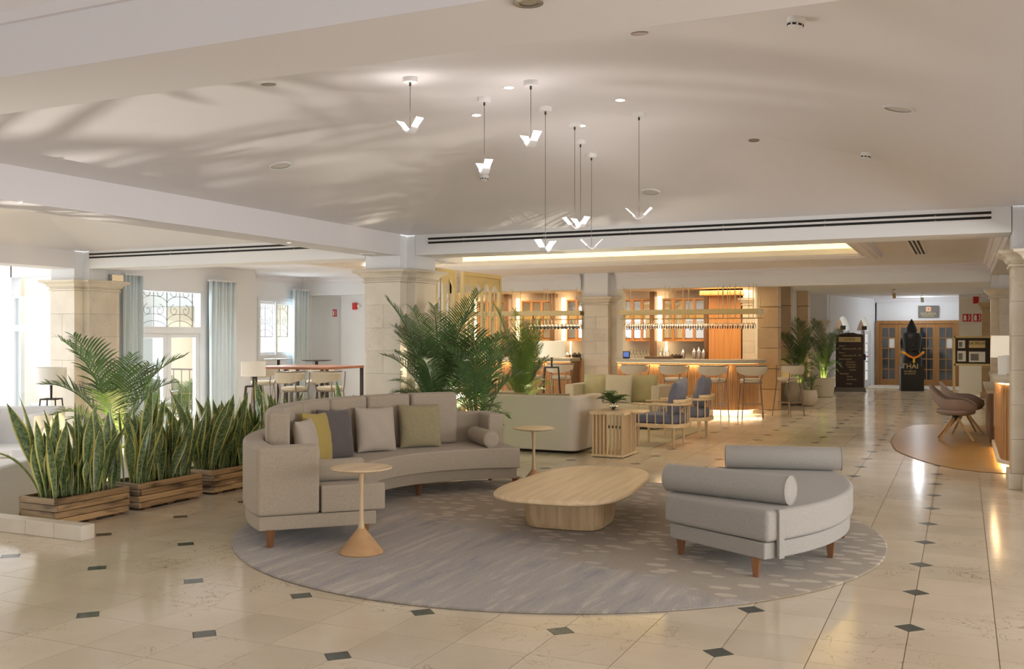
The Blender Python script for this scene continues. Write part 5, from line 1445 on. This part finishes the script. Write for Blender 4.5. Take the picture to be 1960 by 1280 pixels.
def barback(label, x0, x1, nm, y=22.25, z0=1.47, z1=2.44):
    t = thing('mirror_cabinet', label, 'mirror cabinet', (x0, y, z0)); w, h = x1-x0, z1-z0
    MB().box(0, w, .05, .3, 0, h).build('carcass', M_CHERRY, t)
    p = w/nm
    for k in range(nm):
        MB().box(p*k+.03, p*(k+1)-.03, .03, .05, .05, h-.06).build('mirror', M_MIRROR, t)
    for k in range(nm+1): MB().box(max(0, p*k-.03), min(w, p*k+.03), 0, .05, 0, h).build('mullion', M_CHERRY, t)
    MB().box(0, w, -.005, .05, -.03, .02).build('bottom_rail', M_CHERRY, t); MB().box(0, w, -.005, .05, h-.04, h).build('top_rail', M_CHERRY, t)
    return t
def xy(px, y=22.25): return PY(px, 600, y).x
barback('mirror cabinet behind the bar, left unit of the right opening', xy(1193), xy(1246), 3)
barback('mirror cabinet behind the bar, wider right unit of the right opening', xy(1268), xy(1349), 4)
barback('mirror cabinet behind the bar, right unit of the left opening', xy(1085), xy(1122), 2)
barback('mirror cabinet behind the bar, middle unit of the left opening', xy(998), xy(1056), 3)
barback('mirror cabinet behind the bar, left unit behind the lattice', xy(915), xy(968), 3)
tg = 'dark brown pilasters of the bar back'
for k, (a, b2) in enumerate(((1247, 1256), (1350, 1358), (1057, 1066), (969, 978))):
    tag(MB().box(xy(a), xy(b2), 22.1, 22.3, 0.9, 2.6).build('wood_pilaster', M_DKBR), ['dark brown pilaster between the two mirror cabinets of the right bar opening', 'dark brown pilaster between mirror cabinet and cherry wood panel', 'dark brown pilaster behind the floor lamp in the left bar opening', 'dark brown pilaster behind the lattice in the left bar opening'][k], 'pilaster', tg)
strips = ((1259, 1266, 1.45, 2.5), (1274, 1277, 1.1, 1.45), (1075, 1082, 1.45, 2.5), (1091, 1093, 1.1, 1.45), (988, 994, 1.45, 2.5), (905, 911, 1.45, 2.5))
for k, (a, b2, z0, z1) in enumerate(strips):
    tag(MB().box(xy(a, 22.4), xy(b2, 22.4), 22.4, 22.42, z0, z1).build('led_strip', M_GLOW), ['tall lit strip beside the wider mirror cabinet', 'short lit strip on the splashback under the wider mirror cabinet', 'tall lit strip in the left bar opening beside the right mirror', 'short lit strip on the splashback above the floor lamp', 'tall lit strip left of the middle mirrors of the left opening', 'tall lit strip seen through the gold lattice'][k], 'light strip', 'bar back light strips')
# curved cherry panel and back counter
mb = MB(); xa, xb = xy(1357, 22), xy(1421, 21.6); Pn = []
for k in range(13):
    a = R(90*k/12); Pn.append((xb-.35+.35*sin(a), 22.0-.35+.35*cos(a)-.35+0.0))
xb -= .03; Pn = [(xa, 22.2), (xa, 21.95)]+[(xa+(xb-xa)*k/12, 21.95-.35*(1-cos(R(90*k/12)))) for k in range(1, 13)]+[(xb, 22.2)]
tag(MB().prism(Pn, .9, 2.45).build('bar_screen', M_CHERRY, bevel=.01), 'large curved cherry wood panel at the right of the bar back', 'panel')
tag(MB().box(xy(1357, 22)-.05, xy(1424, 21.6), 21.3, 22.2, 2.45, 2.56).build('panel_cap', M_CHERRY, bevel=.02), 'cherry wood cap above the curved panel', 'panel')
bkc = thing('back_counter', 'dark back counter under the bar mirrors', 'counter', (-9, 22, 0))
MB().box(-3.6, 4.6, .0, .55, 0, 1.0).build('body', M_DKBR, bkc); MB().box(-3.6, 4.6, -.03, .55, 1.0, 1.03).build('worktop', M_BLACK, bkc)
# bottles, glasses, shakers
def wineglass(hh=.21, m=M_GLASS):
    return [(0, 0), (.034, 0), (.034, .003), (.006, .008), (.004, .012), (.004, hh*.42), (.018, hh*.48), (.038, hh*.65), (.040, hh*.78), (.032, hh), (.030, hh), (.037, hh*.78), (.034, hh*.66), (.0, hh*.50)]
def glass(name, prof_, m, loc, label, cat, group, part='bowl', rot=0, me=[None]):
    t = thing(name, label, cat, loc, 0, group); return t
GM = MB().lathe(wineglass(), 16).build('wine_glass', M_GLASS, smooth=True); GM['tmp'] = 1
gmesh = GM.data; bpy.data.objects.remove(GM)
bottle_me = {}
def bottle(px, y, h, r, m, label, kind=0, z=1.03, grp='bottles and shakers on the back counter', name='bottle', cat='bottle'):
    pr = [(0, 0), (r, 0), (r, h*.55), (r*.9, h*.62), (r*.35, h*.75), (r*.33, h*.97), (r*.4, h*.97), (r*.4, h), (0, h)] if kind == 0 else \
         [(0, 0), (r*.7, 0), (r, h*.6), (r*.95, h*.68), (r*.55, h*.8), (r*.45, h*.84), (r*.35, h*.98), (0, h)]
    x = PY(px, 680, y).x
    o = MB().lathe(pr, 16).build(name, m, smooth=True, loc=(x, y, z)); return tag(o, label, cat, grp)
for k, px in enumerate((1266, 1272, 1278)): bottle(px, 22.1, .26+.02*k, .035, M_GLASS, 'clear glass bottle of the trio left of the steel shakers', 0)
for k, px in enumerate((1308, 1329, 1338, 1347)): bottle(px, 22.1, .25+.02*(k % 3), .05, M_CHROME, ['polished steel shaker standing left of the other three', 'polished steel shaker, second from the left', 'polished steel shaker, third from the left', 'polished steel shaker beside the brown pilaster'][k], 1, name='cocktail_shaker', cat='shaker')
for k, px in enumerate((1287, 1294, 1300)): bottle(px, 22.05, .12, .06, M_IRON, 'small dark bar pot beside the steel shakers', 1, name='bar_pot', cat='pot')
for k, px in enumerate((1203, 1209, 1215, 1221, 1228, 1234, 1240)):
    o = bpy.data.objects.new('wine_glass', gmesh); COL.objects.link(o); o.location = (PY(px, 680, 22.1+.1*(k % 2)).x, 22.1+.1*(k % 2), 1.03)
    tag(o, 'clear wine glass standing on the back counter under the left mirrors', 'glass', 'glasses standing on the back counter')
tbx = thing('till_screen', 'small black till screen at the left end of the right bar counter', 'screen', (PY(1199, 680, 19.6).x, 19.6, 1.10))
MB().box(-.06, .06, -.04, .04, 0, .012).build('base', M_BLACK, tbx); MB().box(-.075, .075, -.01, .01, .012, .15).build('case', M_BLACK, tbx); MB().box(-.06, .06, -.0125, -.01, .03, .135).build('display', M_SCREEN, tbx)
tag(MB().box(-.28, .28, -.1, .1, 0, .05).build('bar_tray', M_DKBR, loc=(PY(1262, 680, 19.55).x, 19.55, 1.101)), 'dark rectangular tray on the bar counter', 'tray')
cm = thing('coffee_machine', 'coffee machine with lit display behind the left bar counter', 'coffee machine', (xy(1046, 22.1), 22.1, 1.03))
MB().box(-.3, .3, -.1, .2, 0, .42).build('body', M_CHROME, cm, bevel=.02); MB().box(-.16, .16, -.105, -.1, .28, .38).build('display', M_SCREEN, cm)
for k, (px, r_) in enumerate(((1086, .09), (1100, .07), (1108, .06))):
    bottle(px, 21.9, .14, r_, (M_CHROME, M_IRON, M_BLACK)[k], ['silver bowl on the back counter above the floor lamp', 'dark jar on the back counter above the floor lamp', 'black jar on the back counter next to the pillar'][k], 1, name='bar_jar', cat='jar')
# hanging glass racks
def rack(label, x0, x1, y, z, n, rods):
    t = thing('glass_rack', label, 'glass rack', (x0, y, z)); w = x1-x0
    MB().box(0, w, -.02, .02, 0, .10).build('fascia', M_BRASS, t); MB().box(0, w, .42, .46, 0, .10).build('fascia', M_BRASS, t)
    MB().box(0, .03, .02, .42, 0, .08).build('end_plate', M_BRASS, t); MB().box(w-.03, w, .02, .42, 0, .08).build('end_plate', M_BRASS, t)
    [MB().cyl((0, yy, -.085), (w, yy, -.085), .008, 6).build('rail', M_BRASS, t) for yy in (0, .06, .20, .44)]
    for f in rods:
        for yy in (0, .44): MB().cyl((w*f, yy, -.085), (w*f, yy, 2.6-z), .007, 6).build('rod', M_BRASS, t)
    return t
ry = 19.55; xr0, xr1 = PY(1186, 600, ry).x, PY(1453, 600, ry).x
rack('long brass glass rack hanging over the right bar counter', xr0, xr1, ry, 2.01, 40, (.03, .34, .37, .47, .72, .75, .8, .84, .93, .96, .98))
xl0, xl1 = -11.6, PY(1111, 600, ry).x
rack('brass glass rack hanging over the left bar counter', xl0, xl1, ry, 2.01, 26, (.05, .3, .5, .62, .8, .82, .98))
def hang(x0, x1, n, rows, lab, grp):
    for r_ in range(rows):
        for k in range(n):
            o = bpy.data.objects.new('wine_glass', gmesh); COL.objects.link(o)
            o.location = (x0+(x1-x0)*(k+.5+.15*r_)/n, ry+.06+.14*r_, 1.925); o.rotation_euler = (pi, 0, 0)
            tag(o, lab, 'glass', grp)
hang(xr0+.06, xr1-.1, 27, 2, 'wine glass hanging upside down from the right brass rack', 'wine glasses on the right rack')
hang(PY(1010, 600, ry).x, xl1-.05, 14, 2, 'wine glass hanging upside down from the left brass rack', 'wine glasses on the left rack')
area('bar_cove', (-5.4, 21.1, 2.58), (0, 0, 0), 2.4, 1.0, 62, (1, .76, .46)); area('bar_cove', (-9.5, 21.2, 2.58), (0, 0, 0), 4.5, 1.2, 95, (1, .76, .46))
area('counter_glow', (-5.3, 19.32, 1.0), (0, 0, 0), 2.4, .04, 9, (1, .68, .34)); area('counter_glow', (-9.5, 19.32, 1.0), (0, 0, 0), 4, .04, 12, (1, .68, .34))
area('counter_glow', (-5.2, 19.40, .09), (0, 0, 0), 2.6, .04, 7, (1, .78, .5)); area('counter_glow', (-3.9, 19.7, .09), (0, 0, R(45)), .8, .04, 4, (1, .78, .5))

# ================================================================== RIGHT SIDE
pf = [(-.89, 14.95), (-.96, 15.6), (-.98, 16.5), (-.96, 17.4), (-.88, 18.15), (-.78, 18.6), (-.55, 18.9), (-.28, 19.0), (.40, 19.05), (.95, 19.0), (2.6, 19.0), (2.6, 12.6), (.58, 12.58), (.45, 12.6), (.20, 12.63), (-.05, 12.78), (-.28, 13.08), (-.50, 13.5), (-.72, 14.1), (-.83, 14.5)]
wf = thing('oak_floor_inlay', 'curved oak board floor patch under the grey swivel chairs', 'floor inlay', (.5, 15.8, 0))
MB().prism([(x-.5, y-15.8) for x, y in offset(pf, .022)], .0002, .004).build('border', M_DKBR, wf)
MB().prism([(x-.5, y-15.8) for x, y in pf], .0041, .007).build('field', M_OAKFLOOR, wf)
def desk(label, pts, ox, oy, zt, m_body, m_top):
    pass
rd = thing('reception_desk', 'tall reception desk with oak slat front and glowing edge by the right pillar', 'desk', (.4, 14.2, .007))
def rpoly(x0, x1, y0, y1, r, g=0):
    P = []
    for (cx, cy, a0) in ((x0+r, y0+r, 180), (x1-r, y0+r, 270), (x1-r, y1-r, 0), (x0+r, y1-r, 90)):
        for i in range(7): a = R(a0+90*i/6); P.append((cx+(r+g)*cos(a)-.4, cy+(r+g)*sin(a)-14.2))
    return P
MB().prism(rpoly(.42, 2.2, 12.8, 15.8, .4), .09, 1.0).build('body', M_SLAT, rd)
MB().prism(rpoly(.42, 2.2, 12.8, 15.8, .4, .05), .06, .10).build('skirt', M_WHITEM, rd)
MB().prism(rpoly(.54, 2.1, 12.95, 15.7, .34), 0, .06).build('toe_kick', M_CREAMW, rd)
MB().prism(rpoly(.42, 2.2, 12.8, 15.8, .4, .09), 1.02, 1.075).build('worktop', M_CTOP, rd, bevel=.004)
MB().prism(rpoly(.42, 2.2, 12.8, 15.8, .4, .03), 1.0, 1.02).build('led_strip', M_GLOWS, rd)
mb = MB(); PP = rpoly(.42, 2.2, 12.8, 15.8, .4, .0)
LL = PP[21:28]+PP[0:14]
tot = [0]
for i in range(1, len(LL)): tot.append(tot[-1]+(Vector(LL[i])-Vector(LL[i-1])).length)
n = int(tot[-1]/.04)
for k in range(n):
    s_ = tot[-1]*(k+.5)/n; i = min(max(j for j in range(len(tot)) if tot[j] <= s_), len(LL)-2); f = (s_-tot[i])/max(1e-6, tot[i+1]-tot[i])
    a, b2 = Vector(LL[i]), Vector(LL[i+1]); p = a.lerp(b2, f); e = (b2-a).normalized(); nr = Vector((e.y, -e.x))
    q_ = [p-e*.014, p-e*.011+nr*.013, p+e*.011+nr*.013, p+e*.014]; mb.loft([[(*v, .1) for v in q_], [(*v, 1.0) for v in q_]])
tag(mb.build('slat', M_SLAT, rd), kind='stuff')
area('desk_glow', (.47, 14.2, .05), (0, 0, 0), .06, 2.4, 12, (1, .70, .36)); area('desk_glow', (.9, 12.85, .05), (0, 0, 0), .8, .05, 6, (1, .70, .36))
area('desk_glow', (.375, 14.2, .99), (0, 0, 0), .05, 2.2, 3, (1, .66, .34))
ld = thing('low_desk', 'lower grey topped desk section behind the reception desk', 'desk', (.36, 17.48, .007))
MB().box(0, .05, -1.5, 1.5, 0, .73).build('front_panel', M_DKBR, ld); MB().box(-.04, 1.2, -1.55, 1.55, .73, .77).build('worktop', M_CTOP, ld)
lm = thing('desk_lamp', 'square white shaded lamp standing on the reception desk', 'lamp', (.56, 15.2, 1.083))
MB().taper(0, 0, .20, .50, .42, .40).build('lamp_shade', M_SHADEON, lm); MB().taper(0, 0, 0, .2, .14, .12).build('base', M_OAKZ, lm)
for k, (dx, dy) in enumerate(((0, 0), (.09, -.2))):
    br = thing('brochure_holder', ['upright leaflet holder with white and red leaflets beside the desk lamp', 'lower leaflet holder with red edged leaflets at the front of the desk'][k], 'brochures', (.46+dx*.8, 14.1-dy*2, 1.083+(.0)))
    for j in range(3):
        l_ = MB().add([(-.05, j*.03, 0), (.05, j*.03, 0), (.05, j*.03+.05, .2+.02*j), (-.05, j*.03+.05, .2+.02*j), (-.05, j*.03+.003, 0), (.05, j*.03+.003, 0), (.05, j*.03+.053, .2+.02*j), (-.05, j*.03+.053, .2+.02*j)], [(0, 1, 2, 3), (7, 6, 5, 4), (0, 4, 5, 1), (1, 5, 6, 2), (2, 6, 7, 3), (3, 7, 4, 0)]).build('leaflet', M_PAPER, br)
        MB().add([(-.045, j*.03+.006, .02), (.045, j*.03+.006, .02), (.045, j*.03+.014, .05), (-.045, j*.03+.014, .05)], [(0, 1, 2, 3)]).build('print', M_RED, br)
# swivel shell chairs
def shell_chair():
    t = thing('swivel_chair', 'near mauve grey shell chair on splayed oak legs', 'armchair')
    n, m_ = 28, 12; vs = []; fs = []
    # bowl: angle a around, 0 = front(+X); height of rim higher at back
    def rim(a):
        b_ = (1-cos(a))/2
        return .60+.22*max(0, (b_-.62)/.38)**1.3+.02*sin(b_*pi)-(.10*max(0, 1-b_*4.5))
    def pt(a, f, th):
        zb, zr = .37, rim(a); rx = .31+.02*cos(a); ry_ = .30
        g_ = sin(min(1, f*1.25)*pi/2); ox_ = -.10*max(0, f-.55)*(1-cos(a))
        z = zb+(zr-zb)*(f**1.8)
        return ((rx*g_+th)*cos(a)+ox_, (ry_*g_+th)*sin(a), z+(th*.0))
    A_ = [R(28)+ (2*pi-2*R(28))*k/n for k in range(n+1)]
    outer = [[pt(a, .02+.98*j/m_, .0) for j in range(m_+1)] for a in A_]
    inner = [[(lambda p, j: (p[0]*.88, p[1]*.88, p[2]+.03*(1-j/m_)))(pt(a, .02+.98*j/m_, 0), j) for j in range(m_+1)] for a in A_]
    rings = [o_+i_[::-1] for o_, i_ in zip(outer, inner)]
    MB().loft(rings).build('shell', M_MAUVE, t, smooth=True)
    MB().lathe([(0, .37), (.20, .375), (.265, .40), (.28, .43), (.26, .46), (0, .475)], 28).build('seat_cushion', M_MAUVE, t, smooth=True)
    MB().lathe([(0, .30), (.05, .30), (.05, .372), (0, .372)], 16).build('hub', M_BLACK, t)
    for k in range(4):
        a = R(45+90*k+10)
        MB().tube([(.03*cos(a), .03*sin(a), .33), (.33*cos(a), .33*sin(a), 0.0)], [.026, .018], 4).build('leg', M_OAKZ, t)
    return t
sc1 = shell_chair(); sc1.location = (-.10, 16.33, .008); sc1.rotation_euler.z = R(-6)
dup(sc1, (.02, 17.55, .008), R(4), 'far mauve grey shell chair, mostly hidden behind the near one')
# far doors
dd = struct('door_4', MB().box(-2.47, -2.37, 32.6, 32.75, .03, 2.03).box(-.2, -.1, 32.6, 32.75, .03, 2.03).box(-2.37, -.2, 32.6, 32.75, 1.93, 2.03), M_DOORW)
lw = (2.27-.0)/4
for k in range(4):
    x0 = -2.37+(2.17/4)*k; x1 = x0+2.17/4-.004
    lf = MB().box(x0, x0+.09, 32.64, 32.70, .03, 1.93).box(x1-.09, x1, 32.64, 32.70, .03, 1.93).box(x0+.09, x1-.09, 32.64, 32.70, 1.82, 1.93).box(x0+.09, x1-.09, 32.64, 32.70, .03, .2)
    xc = (x0+x1)/2; lf.box(xc-.014, xc+.014, 32.642, 32.698, .2, 1.82)
    for j in range(1, 5): z = .2+1.62*j/5; lf.box(x0+.09, x1-.09, 32.645, 32.695, z-.014, z+.014)
    lf = lf.build('door_leaf', M_DOORW, dd)
    for j in range(5):
        for (a, b2) in ((x0+.09, xc-.014), (xc+.014, x1-.09)):
            z = .2+1.62*j/5
            MB().box(a, b2, 32.665, 32.672, z+.014, z+1.62/5-.014).build('pane', M_PAPER if (k, j) in ((0, 3), (3, 3)) and a > xc-.1 else M_DARKGLASS, lf)
sd = thing('far_sideboard', 'orange clothed table seen dimly through the far right door', 'table', (-.7, 34.2, 0)); MB().box(-.5, .5, -.3, .3, .001, .7).build('cloth', M_ORANGE, sd)
# signs
def text(name, body, size, m, parent, loc, rot=(pi/2, 0, 0), ext=.002):
    c = bpy.data.curves.new(name, 'FONT'); c.body = body; c.size = size; c.extrude = ext; c.align_x = 'CENTER'; c.align_y = 'CENTER'
    o = bpy.data.objects.new(name, c); COL.objects.link(o); o.parent = parent; o.location = loc; o.rotation_euler = rot
    bpy.context.view_layer.update()
    me = bpy.data.meshes.new_from_object(o.evaluated_get(bpy.context.evaluated_depsgraph_get())); bpy.data.objects.remove(o)
    me.materials.clear(); me.materials.append(m); o = bpy.data.objects.new(name, me); COL.objects.link(o); o.parent = parent; o.location = loc; o.rotation_euler = rot
    return o
p = PY(1777, 597, 32.6)
sg = thing('restaurant_sign', 'grey stone sign reading SEGARIA above the far wooden doors', 'sign', (p.x, 32.66, p.z-.17))
MB().box(-.29, .29, -.03, 0, 0, .36).build('plate', M_GREYSIGN, sg, bevel=.006)
text('lettering', 'SEGARIA', .115, M_GOLDP, sg, (0, -.034, .115)); text('lettering', 'RESTAURANTE', .05, M_GOLDP, sg, (0, -.034, .045))
MB().box(-.07, .07, -.036, -.03, .19, .33).build('emblem', mat('copper emblem', (.75, .42, .22), .4), sg); MB().lathe([(0, 0), (.022, 0), (.022, .004), (0, .004)], 12).build('emblem', M_RED, sg, loc=(0, -.037, .26)).rotation_euler = (pi/2, 0, 0)
def firesign(px, py, Y, label, w=.2, h=.3, kind=0):
    p = PY(px, py, Y); t = thing('fire_sign', label, 'sign', (p.x, Y-.004, p.z))
    MB().box(-w/2, w/2, -.006, 0, -h/2, h/2).build('plate', M_RED, t)
    MB().box(-w*.38, -w*.08, -.008, -.006, -h*.36, h*.28).build('pictogram', M_WSIGN, t); MB().box(-w*.30, -w*.16, -.008, -.006, h*.28, h*.38).build('pictogram', M_WSIGN, t)
    mb = MB()
    for k in range(5): u = w*(.12+.06*(k % 3)); mb.box(u, u+w*.14, -.008, -.006, -h*.36+h*.15*k, -h*.36+h*.15*k+h*.12)
    mb.build('pictogram', M_WSIGN, t)
    return t
firesign(641, 599, 19.0, 'small red fire extinguisher sign on the pale back wall', .115, .165)
firesign(1851, 608, 30.0, 'red fire extinguisher sign, left of two beside the far doors', .22, .21)
firesign(1871, 608, 30.0, 'red fire alarm sign, right of two beside the far doors', .22, .21)
for px, py, Y, lab, s_ in ((681, 586, 18.9, 'red fire alarm box on the back wall beside the central pillar', .11), (1869, 574, 30.0, 'red fire alarm box high on the wall above the fire signs', .14)):
    p = PY(px, py, Y); t = thing('fire_alarm', lab, 'alarm', (p.x, Y, p.z)); MB().box(-s_*.6, s_*.4, -.05, 0, -s_*.7, s_*.7).build('box', M_RED, t, bevel=.005)
    MB().box(s_*.5, s_*1.1, -.03, 0, -s_*.25, s_*.25).build('sounder', M_WSIGN, t, bevel=.004)
# directory board
p = G(1626, 749); dbd = thing('directory_board', 'tall dark brown directory board with small gold lettering', 'sign', (p.x, p.y, 0), R(15))
MB().taper(0, 0, 0, .12, .86, .78, .34, .26).build('foot', mat('dark stone foot', (.09, .075, .065), .6), dbd)
MB().box(-.37, .37, -.04, .04, .12, 1.56).build('panel', mat('dark maroon board', (.035, .02, .016), .5), dbd, bevel=.008)
MB().prism([(-.37, 0), (.37, 0), (.37, .03), (.2, .06), (.1, .09), (-.1, .09), (-.2, .06), (-.37, .03)], -.04, .04).build('crest', mat('dark maroon board', (0, 0, 0)), dbd, loc=(0, 0, 1.56)).rotation_euler = (pi/2, 0, 0)
MB().box(-.30, .30, -.05, -.04, 1.39, 1.53).build('name_plate', M_GOLDP, dbd)
text('lettering', 'LA SELLA', .07, M_BLACK, dbd, (0, -.052, 1.46))
rows = [(1.28, -.2, 'Planta 2'), (1.20, .05, 'Habitaciones 201 - 299'), (1.09, -.2, 'Planta 1'), (1.01, .05, 'Habitaciones 101 - 199'), (.91, -.12, 'Planta Principal'), (.83, .03, 'Recepcion'), (.76, .03, 'Restaurante'), (.69, .05, 'Lobby Bar'), (.61, .08, 'Salones'), (.50, -.15, 'Planta Baja'), (.42, 0, 'Piscina'), (.34, .05, 'Spa Centro'), (.22, -.02, 'Garaje')]
for z, x, s_ in rows: text('lettering', s_, .055, M_GOLDP, dbd, (x, -.043, z))
# head sculpture
p = G(1744, 748); stt = thing('stone_head_sculpture', 'tall black carved head sculpture with an orange garland before the far doors', 'sculpture', (p.x, p.y+.25, 0), R(14))
MB().box(-.28, .28, -.28, .28, 0, .72).build('plinth', M_STATUE, stt, bevel=.015)
def sup(a, b, z, n=28, e=2.6):
    P = []
    for k in range(n):
        u = 2*pi*k/n; c, s_ = cos(u), sin(u); P.append((a*abs(c)**(2/e)*(1 if c >= 0 else -1), b*abs(s_)**(2/e)*(1 if s_ >= 0 else -1), z))
    return P
MB().loft([sup(.27, .25, .72), sup(.28, .25, .8), sup(.27, .24, .93), sup(.22, .20, 1.06), sup(.21, .20, 1.12), sup(.24, .23, 1.2), sup(.26, .24, 1.34), sup(.27, .25, 1.48), sup(.26, .24, 1.58), sup(.21, .2, 1.65), sup(.1, .1, 1.68)]).build('head', M_STATUE, stt, smooth=True)
MB().loft([sup(.14, .14, 1.64, e=2), sup(.155, .15, 1.72, e=2), sup(.13, .13, 1.80, e=2), sup(.10, .10, 1.86, e=2), sup(.06, .06, 1.95, e=2), sup(.012, .012, 2.04, e=2)]).build('topknot', M_STATUE, stt, smooth=True)
MB().loft([[(-.03, -.22, 1.48), (.03, -.22, 1.48), (0, -.25, 1.48)], [(-.045, -.22, 1.3), (.045, -.22, 1.3), (0, -.30, 1.27)], [(-.05, -.22, 1.25), (.05, -.22, 1.25), (0, -.27, 1.24)]]).build('nose', M_STATUE, stt)
for s_ in (-1, 1):
    MB().tube([(s_*.16, -.225, 1.42), (s_*.10, -.25, 1.43), (s_*.04, -.235, 1.40)], [.006, .014, .006], 6).build('eyelid', M_STATUE, stt)
    MB().tube([(s_*.27, 0, 1.5), (s_*.285, .0, 1.35), (s_*.275, 0, 1.18)], [.02, .03, .022], 8).build('ear', M_STATUE, stt, smooth=True)
MB().tube([(-.09, -.235, 1.17), (0, -.26, 1.175), (.09, -.235, 1.17)], [.008, .02, .008], 6).build('mouth', M_STATUE, stt)
gl = thing('flower_garland', 'orange and yellow flower garland draped round the black head sculpture', 'garland', (stt.location.x, stt.location.y, .0), R(14))
for s_ in (-1, 1):
    MB().tube([(s_*.30, -.10, 1.10), (s_*.24, -.26, 1.07), (s_*.12, -.30, .98), (0, -.305, .93)], .032, 8).build('strand', M_ORANGE, gl, smooth=True)
    MB().tube([(s_*.275, -.2, 1.09), (s_*.22, -.275, 1.06)], .038, 8).build('yellow_band', M_YELLOW, gl, smooth=True)
MB().tube([(0, -.31, .92), (0, -.31, .80)], .03, 8).build('tassel', M_YELLOW, gl, smooth=True)
bd = thing('restaurant_board', 'dark board with gold letters reading THAI in front of the head sculpture', 'sign', (stt.location.x-.03, stt.location.y-.36, 0), R(14))
MB().box(-.24, .24, -.02, .02, .0, .64).build('panel', M_BLACK, bd)
text('lettering', 'THAI', .20, M_GOLDP, bd, (0, -.024, .70)); text('lettering', 'LA SELLA', .08, M_GOLDP, bd, (0, -.024, .56)); text('lettering', 'RESTAURANTE', .045, M_GOLDP, bd, (0, -.024, .49))
# framed notice board on the right
q_ = PY(1826, 698, 26.5); q2 = PY(1900, 698, 26.5)
nb = thing('notice_board', 'gold framed notice board with four pictures near the right wall', 'notice board', ((q_.x+q2.x)/2, 26.5, 0)); w = q2.x-q_.x
z0, z1 = PY(1826, 697, 26.5).z, PY(1826, 645, 26.5).z
MB().box(-w/2, w/2, -.02, .02, z0, z1).build('backing', mat('dark maroon board', (0, 0, 0)), nb)
for a, b2, c, d in ((-w/2, w/2, z0-.03, z0+.02), (-w/2, w/2, z1-.02, z1+.03), (-w/2-.03, -w/2+.03, z0-.03, z1+.03), (w/2-.03, w/2+.03, z0-.03, z1+.03)): MB().box(a, b2, -.035, .03, c, d).build('frame', M_GOLD, nb)
for (fx, fz, fw, fh, m) in ((-.30, .74, .18, .28, M_PAPER), (.1, .74, .42, .26, M_GOLD), (-.30, .30, .22, .38, M_PAPER), (.1, .28, .42, .38, M_PAPER)):
    c = (fx*w, z0+(z1-z0)*fz); sh_ = MB().box(c[0]-fw*w/2, c[0]+fw*w/2, -.028, -.02, c[1]-(z1-z0)*fh/2, c[1]+(z1-z0)*fh/2).build('picture', m, nb)
    if m is M_PAPER: MB().box(c[0]-fw*w*.4, c[0]+fw*w*.1, -.03, -.028, c[1]-(z1-z0)*fh*.35, c[1]+(z1-z0)*fh*.3).build('photo', mat('grey photo', (.2, .19, .18), .6, var=.6, vscale=30), sh_)
text('lettering', 'LA SELLA', .09, M_BLACK, nb, (.1*w, -.03, z0+(z1-z0)*.78))
MB().box(-w/2-.03, -w/2+.03, -.03, .03, 0, z0).build('stand', M_GOLD, nb); MB().box(w/2-.03, w/2+.03, -.03, .03, 0, z0).build('stand', M_GOLD, nb)
# ceiling spots on tracks in the corridor
for k, (px, py, Y) in enumerate(((1711, 566, 26.0), (1765, 574, 29.0))):
    p = PY(px, py, Y); t = thing('ceiling_spotlight', ['brass ceiling spotlight in the corridor, left of two', 'white ceiling spotlight near the far sign, right of two'][k], 'light', (p.x, Y, 2.72))
    MB().lathe([(0, 0), (.05, 0), (.05, -.015), (0, -.015)], 14).build('mount', M_BRASS if k == 0 else M_WHITEM, t); MB().tube([(0, 0, -.01), (-.04, 0, -.1), (0, 0, p.z-2.72+.06)], .008, 6).build('arm', M_BRASS if k == 0 else M_WHITEM, t)
    MB().tube([(0, 0, p.z-2.72+.06), (.01, -.02, p.z-2.72-.06)], .04, 10).build('head', M_BRASS if k == 0 else M_WHITEM, t)
